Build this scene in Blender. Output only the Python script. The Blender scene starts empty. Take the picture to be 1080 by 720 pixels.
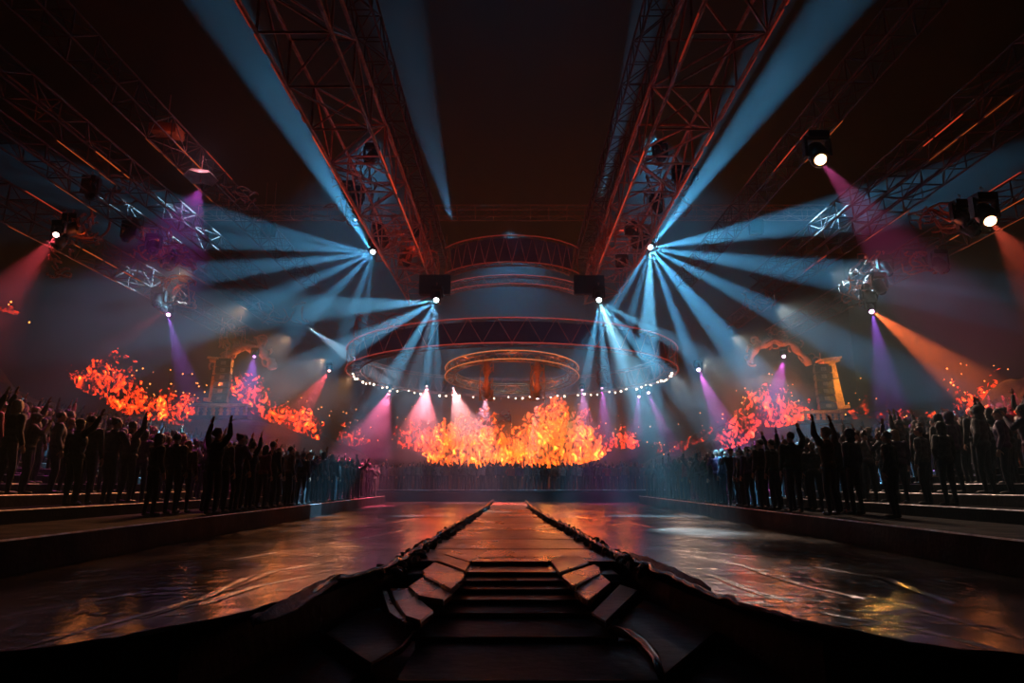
import bpy, bmesh, math, random
import numpy as np
from mathutils import Vector, Matrix, Quaternion, noise as mnoise

random.seed(7)
rnd = random.Random(11)
scene = bpy.context.scene
col = scene.collection
PI = math.pi
F = 720.0
CAMZ = 1.0
PITCH = math.atan(152 / F)
CP, SP = math.cos(PITCH), math.sin(PITCH)


def at(x, y, d):
    """point on the sight line through picture point (x, y) at distance d down the hall"""
    u, v = (x - 540) / F, (360 - y) / F
    dy, dz = CP - v * SP, SP + v * CP
    t = d / dy
    return Vector((u * t, d, CAMZ + dz * t))


def ground(x, y, z=0.0):
    u, v = (x - 540) / F, (360 - y) / F
    dy, dz = CP - v * SP, SP + v * CP
    t = (z - CAMZ) / dz
    return Vector((u * t, dy * t, z))


def proj(p):
    y, z = p[1], p[2] - CAMZ
    cz = y * CP + z * SP
    cy = -y * SP + z * CP
    return 540 + F * p[0] / cz, 360 - F * cy / cz


# ------------------------------------------------------------------ view and render settings
cam_d = bpy.data.cameras.new('camera')
cam = bpy.data.objects.new('camera', cam_d)
col.objects.link(cam)
cam.location = (0, 0, CAMZ)
cam.rotation_euler = (PI / 2 + PITCH, 0, 0)
cam_d.sensor_width = 36
cam_d.lens = 36 * F / 1080
cam_d.clip_end = 300
cam_d.clip_start = 0.05
scene.camera = cam
vs = scene.view_settings
vs.view_transform = 'Standard'
vs.look = 'None'
vs.gamma = 1
vs.use_curve_mapping = False
vs.exposure = 0.0
w = bpy.data.worlds.new('world')
scene.world = w
w.use_nodes = True
w.node_tree.nodes['Background'].inputs[0].default_value = (0.1, 0.25, 0.4, 1)
w.node_tree.nodes['Background'].inputs[1].default_value = 0.0
cy = scene.cycles
cy.max_bounces = 4
cy.diffuse_bounces = 1
cy.glossy_bounces = 2
cy.volume_bounces = 0
cy.transparent_max_bounces = 24
cy.transmission_bounces = 2
cy.use_light_tree = True
cy.sample_clamp_indirect = 3
cy.sample_clamp_direct = 0
cy.use_denoising = True
cy.use_adaptive_sampling = True
cy.adaptive_threshold = 0.025
cy.caustics_reflective = False
cy.caustics_refractive = False


# ------------------------------------------------------------------ object helpers
def tag(o, label=None, cat=None, group=None, kind=None):
    if label: o['label'] = label
    if cat: o['category'] = cat
    if group: o['group'] = group
    if kind: o['kind'] = kind
    return o


def empty(name, loc=(0, 0, 0), label=None, cat=None, group=None):
    o = bpy.data.objects.new(name, None)
    o.empty_display_size = 0.2
    col.objects.link(o)
    o.location = loc
    return tag(o, label, cat, group)


def link(name, me, mat=None, parent=None, smooth=False):
    o = bpy.data.objects.new(name, me)
    col.objects.link(o)
    if mat is not None and len(me.materials) == 0:
        me.materials.append(mat)
    if smooth and len(me.polygons):
        me.polygons.foreach_set('use_smooth', [True] * len(me.polygons))
    if parent is not None:
        o.parent = parent
    return o


def copy_tree(o, parent=None):
    c = o.copy()
    col.objects.link(c)
    c.parent = parent
    for ch in list(o.children):
        copy_tree(ch, c)
    return c


class MB:
    """collects simple solids into one mesh"""
    def __init__(s):
        s.v, s.f = [], []

    def add(s, vs_, fs):
        n = len(s.v)
        s.v += [tuple(p) for p in vs_]
        s.f += [tuple(i + n for i in f) for f in fs]
        return s

    def box(s, c, size, R=None):
        hx, hy, hz = size[0] / 2, size[1] / 2, size[2] / 2
        b = min(hx, hy, hz) * 0.12          # chamfered box
        pts = []
        for sx in (-1, 1):
            for sy in (-1, 1):
                for sz in (-1, 1):
                    pts += [(sx * hx, sy * (hy - b), sz * (hz - b)), (sx * (hx - b), sy * hy, sz * (hz - b)), (sx * (hx - b), sy * (hy - b), sz * hz)]
        bm = bmesh.new()
        for p in pts: bm.verts.new(p)
        r = bmesh.ops.convex_hull(bm, input=bm.verts)
        bmesh.ops.dissolve_limit(bm, angle_limit=0.02, verts=bm.verts, edges=bm.edges)
        bm.verts.index_update()
        c = Vector(c)
        vv = [(R @ q.co if R else q.co) + c for q in bm.verts]
        ff = [[q.index for q in f.verts] for f in bm.faces]
        bm.free()
        return s.add(vv, ff)

    def tube(s, pts, r, n=6, caps=True, closed=False):
        pts = [Vector(p) for p in pts]
        rs = r if isinstance(r, (list, tuple)) else [r] * len(pts)
        N = len(pts)
        rings = []
        up = None
        for i, p in enumerate(pts):
            if closed:
                t = (pts[(i + 1) % N] - pts[i - 1])
            else:
                t = pts[min(i + 1, N - 1)] - pts[max(i - 1, 0)]
            if t.length < 1e-9: t = Vector((0, 0, 1))
            t.normalize()
            if up is None:
                up = Vector((0, 0, 1)) if abs(t.z) < 0.9 else Vector((1, 0, 0))
            a = t.cross(up)
            if a.length < 1e-6: a = t.orthogonal()
            a.normalize()
            b = a.cross(t).normalized()
            up = b
            rings.append([p + (a * math.cos(2 * PI * k / n) + b * math.sin(2 * PI * k / n)) * rs[i] for k in range(n)])
        vv = [q for ring in rings for q in ring]
        ff = []
        M = N if closed else N - 1
        for i in range(M):
            j = (i + 1) % N
            for k in range(n):
                k2 = (k + 1) % n
                ff.append((i * n + k, i * n + k2, j * n + k2, j * n + k))
        if caps and not closed:
            ff.append(tuple(range(n))[::-1])
            ff.append(tuple((N - 1) * n + k for k in range(n)))
        return s.add(vv, ff)

    def ball(s, c, r, n=10, m=7, R=None):
        if not isinstance(r, (list, tuple)): r = (r, r, r)
        c = Vector(c)
        vv = [(0, 0, -1)]
        for i in range(1, m):
            th = -PI / 2 + PI * i / m
            for k in range(n):
                ph = 2 * PI * k / n
                vv.append((math.cos(th) * math.cos(ph), math.cos(th) * math.sin(ph), math.sin(th)))
        vv.append((0, 0, 1))
        out = []
        for p in vv:
            q = Vector((p[0] * r[0], p[1] * r[1], p[2] * r[2]))
            out.append((R @ q if R else q) + c)
        ff = [(0, 1 + (k + 1) % n, 1 + k) for k in range(n)]
        for i in range(m - 2):
            a, b = 1 + i * n, 1 + (i + 1) * n
            ff += [(a + k, a + (k + 1) % n, b + (k + 1) % n, b + k) for k in range(n)]
        t = len(vv) - 1
        a = 1 + (m - 2) * n
        ff += [(t, a + k, a + (k + 1) % n) for k in range(n)]
        return s.add(out, ff)

    def lathe(s, prof, n=16, c=(0, 0, 0), R=None):
        c = Vector(c)
        vv, ff = [], []
        for r, z in prof:
            for k in range(n):
                q = Vector((r * math.cos(2 * PI * k / n), r * math.sin(2 * PI * k / n), z))
                vv.append((R @ q if R else q) + c)
        for i in range(len(prof) - 1):
            for k in range(n):
                k2 = (k + 1) % n
                ff.append((i * n + k, i * n + k2, (i + 1) * n + k2, (i + 1) * n + k))
        ff.append(tuple(range(n))[::-1])
        ff.append(tuple((len(prof) - 1) * n + k for k in range(n)))
        return s.add(vv, ff)

    def build(s, name, mat, parent=None, smooth=False):
        me = bpy.data.meshes.new(name)
        me.from_pydata(s.v, [], s.f)
        me.update()
        return link(name, me, mat, parent, smooth)


# ------------------------------------------------------------------ materials
def new_mat(name):
    m = bpy.data.materials.new(name)
    m.use_nodes = True
    nt = m.node_tree
    for n in list(nt.nodes): nt.nodes.remove(n)
    out = nt.nodes.new('ShaderNodeOutputMaterial')
    return m, nt, out


def surf(name, c1, c2=None, scale=4.0, rough=0.6, rough2=None, metal=0.0, bump=0.0, bscale=None, spec=0.5, detail=4):
    m, nt, out = new_mat(name)
    N, L = nt.nodes.new, nt.links.new
    p = N('ShaderNodeBsdfPrincipled')
    tc = N('ShaderNodeTexCoord')
    nz = N('ShaderNodeTexNoise'); nz.inputs['Scale'].default_value = scale; nz.inputs['Detail'].default_value = detail
    L(tc.outputs['Object'], nz.inputs['Vector'])
    c2 = c2 or tuple(x * 0.6 for x in c1)
    r = N('ShaderNodeValToRGB')
    r.color_ramp.elements[0].position = 0.35; r.color_ramp.elements[0].color = (*c1, 1)
    r.color_ramp.elements[1].position = 0.65; r.color_ramp.elements[1].color = (*c2, 1)
    L(nz.outputs[0], r.inputs[0]); L(r.outputs[0], p.inputs['Base Color'])
    p.inputs['Roughness'].default_value = rough
    if rough2 is not None:
        mr = N('ShaderNodeMapRange')
        mr.inputs['From Min'].default_value = 0.35; mr.inputs['From Max'].default_value = 0.65
        mr.inputs['To Min'].default_value = rough; mr.inputs['To Max'].default_value = rough2
        L(nz.outputs[0], mr.inputs['Value']); L(mr.outputs[0], p.inputs['Roughness'])
    p.inputs['Metallic'].default_value = metal
    p.inputs['Specular IOR Level'].default_value = spec
    if bump:
        nb = N('ShaderNodeTexNoise'); nb.inputs['Scale'].default_value = bscale or scale * 3; nb.inputs['Detail'].default_value = 5
        L(tc.outputs['Object'], nb.inputs['Vector'])
        b = N('ShaderNodeBump'); b.inputs['Strength'].default_value = bump; b.inputs['Distance'].default_value = 0.05
        L(nb.outputs[0], b.inputs['Height']); L(b.outputs[0], p.inputs['Normal'])
    L(p.outputs[0], out.inputs[0])
    return m


def glow(name, color, strength):
    m, nt, out = new_mat(name)
    e = nt.nodes.new('ShaderNodeEmission')
    e.inputs[0].default_value = (*color, 1)
    e.inputs[1].default_value = strength
    nt.links.new(e.outputs[0], out.inputs[0])
    m.cycles.emission_sampling = 'NONE'
    return m


M = {}
M['truss'] = surf('red-lit truss steel', (0.80, 0.42, 0.36), (0.5, 0.24, 0.20), 6, 0.45, 0.6, 0.2, 0.15, 40)  # red of the lighting mixed into the steel colour
M['slim'] = surf('shade-dark truss steel', (0.16, 0.07, 0.06), (0.10, 0.045, 0.04), 6, 0.5, 0.7, 0.2, 0.15, 40)  # shade put into the colour: darker copy for unlit trusses
M['black'] = surf('black powder coat', (0.015, 0.015, 0.018), (0.008, 0.008, 0.01), 8, 0.5, 0.7, 0, 0.1, 30)
M['case'] = surf('black fixture casing', (0.05, 0.05, 0.055), (0.03, 0.03, 0.03), 12, 0.4, 0.5, 0, 0.1, 60)
M['cable'] = surf('red sleeved cable', (0.55, 0.22, 0.16), (0.35, 0.14, 0.10), 20, 0.5, 0.6)
M['hall'] = surf('dark plaster hall shell', (0.012, 0.012, 0.015), (0.006, 0.006, 0.008), 0.4, 0.9, 1.0, 0, 0.3, 2)

# ------------------------------------------------------------------ lights
def beam(src, dst, wpx, power, color, blend=0.5, radius=0.04, parent=None):
    """narrow lamp beam from a fixture; wpx = width of the beam in the picture where it reaches dst"""
    src, dst = Vector(src), Vector(dst)
    v = dst - src
    depth = max(dst.y, 4.0)
    ang = 2 * math.atan(wpx * 0.5 * depth / F / v.length)
    ld = bpy.data.lights.new('beam_light', 'SPOT')
    ld.energy = power
    ld.color = color
    ld.spot_size = max(ang, math.radians(1.2))
    ld.spot_blend = blend
    ld.shadow_soft_size = radius
    o = bpy.data.objects.new('beam_light', ld)
    col.objects.link(o)
    o.location = src
    o.rotation_mode = 'QUATERNION'
    o.rotation_quaternion = v.to_track_quat('-Z', 'Y')
    return o


FIRE_K, WASH_K = 0.03, 0.2
def point(p, power, color, radius=0.3, name='fire_light'):
    ld = bpy.data.lights.new(name, 'POINT')
    ld.energy = power * (FIRE_K if name == 'fire_light' else WASH_K); ld.color = color; ld.shadow_soft_size = radius
    o = bpy.data.objects.new(name, ld)
    col.objects.link(o)
    o.location = p
    return o
# ------------------------------------------------------------------ hall shell
def shell(name, c, s, mat=None):
    o = MB().box(c, s).build(name, mat or M['hall'])
    o['kind'] = 'structure'
    return o


M['floor'] = surf('dark stone floor', (0.035, 0.03, 0.028), (0.02, 0.018, 0.018), 1.5, 0.35, 0.6, 0, 0.4, 6)
shell('floor', (0, 27, -1.75), (62, 64, 0.3), M['floor'])
shell('ceiling', (0, 27, 26.3), (62, 64, 0.4))
shell('wall_left', (-30.2, 27, 12), (0.4, 64, 28.4))
shell('wall_right', (30.2, 27, 12), (0.4, 64, 28.4))
shell('wall_back', (0, 59.2, 12), (60.4, 0.4, 28.4))
shell('wall_front', (0, -5.2, 12), (60.4, 0.4, 28.4))

KX0, KX1 = 5.3, 7.6            # inner edge of the side terraces at y=3 and y=44
def kx(y): return KX0 + (KX1 - KX0) * (y - 3) / 41.0

M['terrace'] = surf('dark wet terrace concrete', (0.010, 0.010, 0.012), (0.006, 0.006, 0.007), 2.0, 0.6, 0.8, 0, 0.3, 12, spec=0.05)
M['kerbtop'] = surf('worn metal nosing', (0.30, 0.31, 0.33), (0.18, 0.18, 0.2), 5.0, 0.3, 0.6, 0.7, 0.2, 20)
NSTEP, SD, SH, FIRST = 10, 1.15, 0.21, 2.2
def terrace_z(s):
    """height of the terrace s metres outside its inner edge"""
    if s < FIRST: return 0.4
    return 0.4 + SH * min(NSTEP, 1 + int((s - FIRST) / SD))


for side, nm in ((-1, 'left'), (1, 'right')):
    mb, nb = MB(), MB()
    prof = [(0, -1.6), (0, 0.4), (FIRST, 0.4)]
    for k in range(1, NSTEP + 1):
        z = 0.4 + SH * k
        s0 = FIRST + (k - 1) * SD
        prof += [(s0, z), (s0 + (SD if k < NSTEP else 9), z)]
    prof += [(prof[-1][0], -1.6)]
    vv = [(side * (kx(y) + s), y, z) for y in (3, 41) for s, z in prof]
    n = len(prof)
    ff = [(i, (i + 1) % n, n + (i + 1) % n, n + i) for i in range(n)] + [tuple(range(n))[::-1], tuple(range(n, 2 * n))]
    mb.add(vv, ff)
    o = mb.build('seating_terrace', M['terrace'])
    tag(o, 'dark stepped crowd terrace on the %s of the wet floor' % nm, kind='structure')
    # metal nosings of the steps and kerb
    for k in range(0, NSTEP):
        z = 0.4 + SH * k
        s0 = 0 if k == 0 else FIRST + (k - 1) * SD
        a = Vector((side * (kx(3) + s0 + .03), 3, z)); b = Vector((side * (kx(41) + s0 + .03), 41, z))
        nb.tube([a, b], 0.022, 6)
    o2 = nb.build('step_nosing', M['kerbtop'], o)

# back platform with its kerb
plat = MB()
plat.box((0, 51.2, -0.44), (24, 10.4, 2.32))
po = plat.build('back_platform', M['terrace'])
tag(po, 'low dark platform across the back end of the wet floor', kind='structure')
MB().tube([(-12, 46.0, .72), (12, 46.0, .72)], 0.03, 6).build('step_nosing', M['kerbtop'], po)

# ------------------------------------------------------------------ rocky slopes carrying the fires
M['rock'] = surf('charred rock', (0.05, 0.028, 0.018), (0.022, 0.014, 0.011), 0.8, 0.75, 0.9, 0, 1.0, 2.5, detail=8)


def slope(name, x0, x1, y0, y1, nx, ny, h, label):
    vv, ff = [], []
    for j in range(ny + 1):
        for i in range(nx + 1):
            x = x0 + (x1 - x0) * i / nx; y = y0 + (y1 - y0) * j / ny
            vv.append((x, y, h(x, y)))
    for j in range(ny):
        for i in range(nx):
            a = j * (nx + 1) + i
            ff.append((a, a + 1, a + nx + 2, a + nx + 1))
    m_ = MB().add(vv, ff)
    o = m_.build(name, M['rock'], smooth=True)
    return tag(o, label, kind='structure')


def ridge(x, y, a=1.0, s=0.35):
    return mnoise.fractal(Vector((x * s, y * s, 3.1)), 1.0, 2.0, 5) * a


def sstep(a, b, x):
    t = min(1, max(0, (x - a) / (b - a)))
    return t * t * (3 - 2 * t)


def h_back(x, y):
    ax = abs(x)
    base = 2.3 + 2.9 * sstep(9, 17, ax) + 0.6 * sstep(17, 28, ax)
    front = 56 - 12 * sstep(9.5, 14, ax)          # where the slope starts
    rise = sstep(front - 2.5, front + 1.5, y)
    return -1.6 + (base + 1.6) * rise + ridge(x, y, 0.55) * rise


slope('rock_slope', -29.5, 29.5, 41.2, 58.8, 150, 46, h_back, 'charred rocky slope behind the crowd carrying the fires')


def h_side(x, y):
    ax = abs(x)
    r = sstep(18.5, 23, ax - (0.05 * (y - 20)))
    tall = 3.6 + 3.2 * sstep(20, 26, ax) * (0.5 + 0.5 * math.sin(y * 0.42 + 1.1))
    return -1.6 + (tall + 1.6) * r + ridge(x, y, 0.9, 0.45) * r


slope('rock_slope', -29.5, -17.5, 10, 41.2, 40, 80, h_side, 'dark rocky slope rising behind the left crowd')
slope('rock_slope', 17.5, 29.5, 10, 41.2, 40, 80, h_side, 'dark rocky slope rising behind the right crowd')
# ------------------------------------------------------------------ wet floor covers
def wet_mat(name, c1, c2, rough_lo, rough_hi, bump, stretch=(1, 1, 1), spec=0.8):
    m, nt, out = new_mat(name)
    N, L = nt.nodes.new, nt.links.new
    p = N('ShaderNodeBsdfPrincipled')
    tc = N('ShaderNodeTexCoord'); mp = N('ShaderNodeMapping'); mp.inputs['Scale'].default_value = stretch
    L(tc.outputs['Object'], mp.inputs['Vector'])
    a = N('ShaderNodeTexNoise'); a.inputs['Scale'].default_value = 0.55; a.inputs['Detail'].default_value = 7
    b = N('ShaderNodeTexNoise'); b.inputs['Scale'].default_value = 9; b.inputs['Detail'].default_value = 6
    c = N('ShaderNodeTexNoise'); c.inputs['Scale'].default_value = 60; c.inputs['Detail'].default_value = 3
    for n in (a, b, c): L(mp.outputs[0], n.inputs['Vector'])
    r = N('ShaderNodeValToRGB')
    r.color_ramp.elements[0].position = 0.35; r.color_ramp.elements[0].color = (*c1, 1)
    r.color_ramp.elements[1].position = 0.65; r.color_ramp.elements[1].color = (*c2, 1)
    L(b.outputs[0], r.inputs[0]); L(r.outputs[0], p.inputs['Base Color'])
    mr = N('ShaderNodeMapRange')
    mr.inputs['From Min'].default_value = 0.35; mr.inputs['From Max'].default_value = 0.62
    mr.inputs['To Min'].default_value = rough_lo; mr.inputs['To Max'].default_value = rough_hi
    L(a.outputs[0], mr.inputs['Value']); L(mr.outputs[0], p.inputs['Roughness'])
    b1 = N('ShaderNodeBump'); b1.inputs['Strength'].default_value = bump; b1.inputs['Distance'].default_value = 0.04
    b2 = N('ShaderNodeBump'); b2.inputs['Strength'].default_value = bump * 0.8; b2.inputs['Distance'].default_value = 0.008
    L(b.outputs[0], b1.inputs['Height']); L(c.outputs[0], b2.inputs['Height'])
    L(b1.outputs[0], b2.inputs['Normal']); L(b2.outputs[0], p.inputs['Normal'])
    p.inputs['Specular IOR Level'].default_value = spec
    L(p.outputs[0], out.inputs[0])
    return m


M['tarp'] = wet_mat('wet black floor sheeting', (0.020, 0.016, 0.015), (0.010, 0.008, 0.008), 0.10, 0.24, 0.15, (1, 0.6, 1))
M['deck'] = wet_mat('damp fire-lit boards', (0.22, 0.08, 0.04), (0.12, 0.045, 0.025), 0.2, 0.42, 0.3, (1, 0.5, 1))  # red-orange firelight put into the board colour
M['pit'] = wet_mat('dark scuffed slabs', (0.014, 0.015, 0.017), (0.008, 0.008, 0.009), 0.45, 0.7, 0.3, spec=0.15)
M['nose'] = surf('varnished wooden nosing', (.30, .14, .07), (.2, .09, .05), 6, .18, .3)
M['cloth'] = surf('blue grey cloth hem', (0.15, 0.20, 0.29), (0.09, 0.12, 0.19), 8, 0.45, 0.6, 0, 0.4, 25)

EDGE_L = [(512, 537), (490, 551), (468, 566), (440, 585), (410, 605), (350, 621), (292, 650), (225, 664), (150, 680), (60, 696), (-60, 712), (-220, 730)]
EDGE_R = [(560, 537), (578, 549), (602, 562), (628, 578), (652, 590), (700, 613), (760, 640), (812, 656), (868, 672), (940, 688), (1010, 701), (1130, 716), (1290, 736)]


def edge_curve(px):
    return [ground(x, y, 0.0) for x, y in px]


def edge_x(curve, y):
    """inner edge of a sheet at distance y"""
    pts = sorted(curve, key=lambda p: p.y)
    if y <= pts[0].y: return None
    for a, b in zip(pts, pts[1:]):
        if a.y <= y <= b.y:
            t = (y - a.y) / (b.y - a.y)
            return a.x + (b.x - a.x) * t
    a, b = pts[-2], pts[-1]
    return b.x


# long wrinkles of the sheeting: picture points laid on the floor
WR_L = [[(0, 694), (140, 655), (235, 627), (290, 605), (335, 598)], [(0, 655), (80, 640), (150, 628), (215, 622)], [(150, 655), (222, 632), (262, 612)],
        [(215, 640), (270, 622), (320, 612)], [(240, 594), (290, 585), (335, 589)], [(430, 560), (400, 566), (350, 575)], [(330, 560), (390, 556), (440, 548)]]
WR_R = [[(720, 587), (780, 598), (850, 622), (960, 645), (1080, 680)], [(745, 608), (800, 630), (850, 640), (900, 634)], [(640, 556), (700, 548), (742, 546)],
        [(680, 580), (740, 585), (800, 590)], [(820, 655), (870, 652), (960, 668), (1080, 700)], [(860, 600), (930, 612), (1000, 640)], [(600, 545), (660, 552), (700, 560)]]


def seg_field(lines):
    segs = []
    for ln in lines:
        g = [ground(x, y) for x, y in ln]
        for a, b in zip(g, g[1:]): segs.append((a.x, a.y, b.x, b.y))
    return np.array(segs)


def cover(side, curve, wr, label):
    segs = seg_field(wr)
    A, B = segs[:, 0:2], segs[:, 2:4]
    AB = B - A
    ys = 3.05 + (45.9 - 3.05) * (np.linspace(0, 1, 420) ** 1.9)
    nu = 150
    V = np.zeros((len(ys), nu, 3))
    for j, y in enumerate(ys):
        xi = edge_x(curve, y)
        if xi is None: xi = side * 2.9
        xi += 0.05 * mnoise.fractal(Vector((y * 2.2, side * 5, 0)), 1, 2, 4) * min(2.2, 0.6 + y * .08)
        xo = side * (kx(min(y, 44)) - 0.01) if y < 41.2 else side * 11.5
        for i in range(nu):
            t = (i / (nu - 1)) ** 1.25
            x = xi + (xo - xi) * t
            V[j, i] = (x, y, 0)
    P = V[:, :, :2].reshape(-1, 2)
    d = np.full(len(P), 9.0)
    sgn = np.zeros(len(P))
    for a, ab in zip(A, AB):
        t = np.clip(((P - a) @ ab) / (ab @ ab + 1e-9), 0, 1)
        q = P - (a + t[:, None] * ab)
        dd = np.sqrt((q ** 2).sum(1))
        m_ = dd < d
        sgn[m_] = np.sign(q[m_, 1]); d[m_] = dd[m_]
    wsc = 0.014 + 0.0028 * P[:, 1]
    z = -0.010 * np.exp(-(d / wsc) ** 2) * np.clip(P[:, 1] / 8, .5, 1.6)
    z += 0.003 * np.exp(-((d - 2 * wsc) / (1.5 * wsc)) ** 2) * (sgn < 0)
    nz_ = np.array([mnoise.fractal(Vector((p[0] * .5, p[1] * .9, 1.3)), 1, 2, 4) for p in P])
    fine = np.array([abs(mnoise.noise(Vector((p[0] * 1.1 + p[1] * .3, p[1] * 2.3, 5.3)))) for p in P])
    z += 0.009 * nz_ - 0.010 * np.exp(-(fine / 0.025) ** 2)
    V[:, :, 2] = z.reshape(len(ys), nu) + 0.02
    # rumpled raised hem along the inner edge
    for j, y in enumerate(ys):
        hem = (0.035 + 0.06 * max(0, mnoise.noise(Vector((y * 3.1, side, 0)))) + 0.03) * min(1.5, .6 + y * .05)
        V[j, 3:5, 2] += hem * 0.5
        V[j, 1:3, 2] += hem
        V[j, 0, 2] += 0.2 * hem
    me = bpy.data.meshes.new('floor_sheet')
    n = nu
    ff = [(j * n + i, j * n + i + 1, (j + 1) * n + i + 1, (j + 1) * n + i) for j in range(len(ys) - 1) for i in range(n - 1)]
    if side > 0: ff = [f[::-1] for f in ff]
    me.from_pydata(V.reshape(-1, 3).tolist(), [], ff)
    o = link('floor_sheet', me, M['tarp'], smooth=True)
    tag(o, label, 'floor sheet', 'wrinkled wet floor sheets')
    sol = o.modifiers.new('thick', 'SOLIDIFY'); sol.thickness = 0.012; sol.offset = -1
    # base bed below so the sheet lies on something
    mb = MB()
    pts = [(edge_x(curve, y) if edge_x(curve, y) is not None else side * 2.9, y) for y in (3.9, 5, 7, 10, 15, 22, 30, 45.9)]
    top = [(p[0] + side * .06, p[1], -0.045) for p in pts] + [(side * (kx(p[1])), p[1], -0.045) for p in pts[::-1]]
    top = [(side * 5.6, 3.1, -0.045), (side * 2.9, 3.1, -0.045)] + top
    k = len(top)
    bot = [(a, b, -1.6) for a, b, _ in top]
    mb.add(top + bot, [tuple(range(k)), tuple(range(k, 2 * k))[::-1]] + [(i, k + i, k + (i + 1) % k, (i + 1) % k) for i in range(k)])
    b = mb.build('floor_bed', M['floor']); b['kind'] = 'structure'; b['label'] = 'raised dark floor bed under the sheeting'
    return o


cl, cr = edge_curve(EDGE_L), edge_curve(EDGE_R)
cover(-1, cl, WR_L, 'wrinkled wet black sheet covering the floor left of the walkway')
cover(1, cr, WR_R, 'wrinkled wet black sheet covering the floor right of the walkway')

# loose cloth hems turned up beside the stairs
def cloth(px, zs, wd, label):
    base = [ground(x, y, z) for (x, y), z in zip(px, zs)]
    vv, ff = [], []
    W = 7
    dense = []
    for a, b in zip(base, base[1:]):
        for k in range(8): dense.append(a.lerp(b, k / 8))
    dense.append(base[-1])
    n = len(dense)
    for i, p in enumerate(dense):
        e = math.sin(PI * (i + .5) / n) ** 0.5
        t = (dense[min(i + 1, n - 1)] - dense[max(i - 1, 0)]).normalized()
        s = t.cross(Vector((0, 0, 1))).normalized()
        for k in range(W):
            u = k / (W - 1) - .5
            fold = 0.035 * math.sin(u * 9 + i * .22) + 0.03 * mnoise.noise(p * 4 + Vector((k, 0, 0)))
            vv.append(p + s * (u * wd * e) + Vector((0, 0, 0.04 + fold * .8 + (0.05 - .16 * u * u) * e)))
    ff = [(i * W + k, i * W + k + 1, (i + 1) * W + k + 1, (i + 1) * W + k) for i in range(n - 1) for k in range(W - 1)]
    o = MB().add(vv, ff).build('loose_cloth', M['cloth'], smooth=True)
    tag(o, label, 'cloth')
    m1 = o.modifiers.new('thick', 'SOLIDIFY'); m1.thickness = 0.015
    return o


cloth([(268, 662), (300, 648), (335, 628), (362, 612)], [0, 0, 0, 0], 0.20, 'crumpled blue-grey cloth lying along the left sheet edge by the stairs')
cloth([(664, 588), (690, 600), (716, 614), (748, 628)], [0, 0, 0, 0], 0.22, 'pale crumpled cloth lying along the right sheet edge by the stairs')

# ragged rubber rope heaps along both sides of the walkway
for side, px, lab in ((-1, [(514, 535), (492, 550), (470, 564), (446, 580), (424, 596), (404, 608)], 'ragged black rubble ridge along the left edge of the walkway'),
                      (1, [(558, 535), (577, 548), (600, 560), (626, 575), (654, 589), (690, 606)], 'ragged black rubble ridge along the right edge of the walkway')):
    g = [ground(x, y) for x, y in px]
    mb = MB()
    r_ = random.Random(5 + side)
    for a, b in zip(g, g[1:]):
        k = int((b - a).length / 0.16)
        for i in range(k):
            p = a.lerp(b, i / k)
            for q in range(2):
                c = p + Vector((r_.uniform(-.13, .13) , r_.uniform(-.08, .08), r_.uniform(0, .04)))
                Rm = Matrix.Rotation(r_.uniform(0, 6), 3, Vector((r_.random(), r_.random(), r_.random())).normalized())
                mb.ball(c, (r_.uniform(.05, .12), r_.uniform(.03, .07), r_.uniform(.03, .06)), 6, 4, Rm)
    o = mb.build('rubble_ridge', surf('black rubble %d' % side, (0.03, 0.022, 0.02), (0.01, 0.01, 0.01), 6, 0.35, 0.6, 0, 0.6, 20))
    tag(o, lab, 'rubble', 'rubble ridges beside the walkway', 'stuff')

# ------------------------------------------------------------------ walkway and stairs
wk = empty('walkway', (0, 9.1, -0.02), 'long damp brown boarded walkway leading to the back platform', 'walkway')
NB = 9
ys = [9.75]
for k in range(NB): ys.append(ys[-1] * (45.8 / 9.75) ** (1 / NB))
for k in range(NB):
    y0, y1 = ys[k] + 0.006, ys[k + 1] - 0.006
    mb = MB()
    def wx(y, s):
        e = edge_x(cl if s < 0 else cr, y)
        return (e if e is not None else s * 1.1) + s * 0.14
    # slightly buckled board grid
    nx, ny = 60, 24
    vv = []
    for j in range(ny + 1):
        y = y0 + (y1 - y0) * j / ny
        a, b = wx(y, -1), wx(y, 1)
        for i in range(nx + 1):
            x = a + (b - a) * i / nx
            edge = min(j, ny - j) / ny * 2
            crease = abs(mnoise.noise(Vector((x * .5, y * .75, 7.7))))
            z = -0.01 + 0.012 * mnoise.noise(Vector((x * .7, y * .4, 3.3))) - 0.02 * math.exp(-(crease / .03) ** 2) - (0.006 if j in (0, ny) else 0)
            vv.append((x, y - 9.1, z + 0.02))
    ff = [(j * (nx + 1) + i, j * (nx + 1) + i + 1, (j + 1) * (nx + 1) + i + 1, (j + 1) * (nx + 1) + i) for j in range(ny) for i in range(nx)]
    mb.add(vv, ff)
    o = mb.build('plank', M['deck'], wk, smooth=True)
    s_ = o.modifiers.new('thick', 'SOLIDIFY'); s_.thickness = 0.05; s_.offset = -1
shell('trim_1', (0, 27.4, -0.86), (2.9, 36.6, 1.5), M['floor'])

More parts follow.
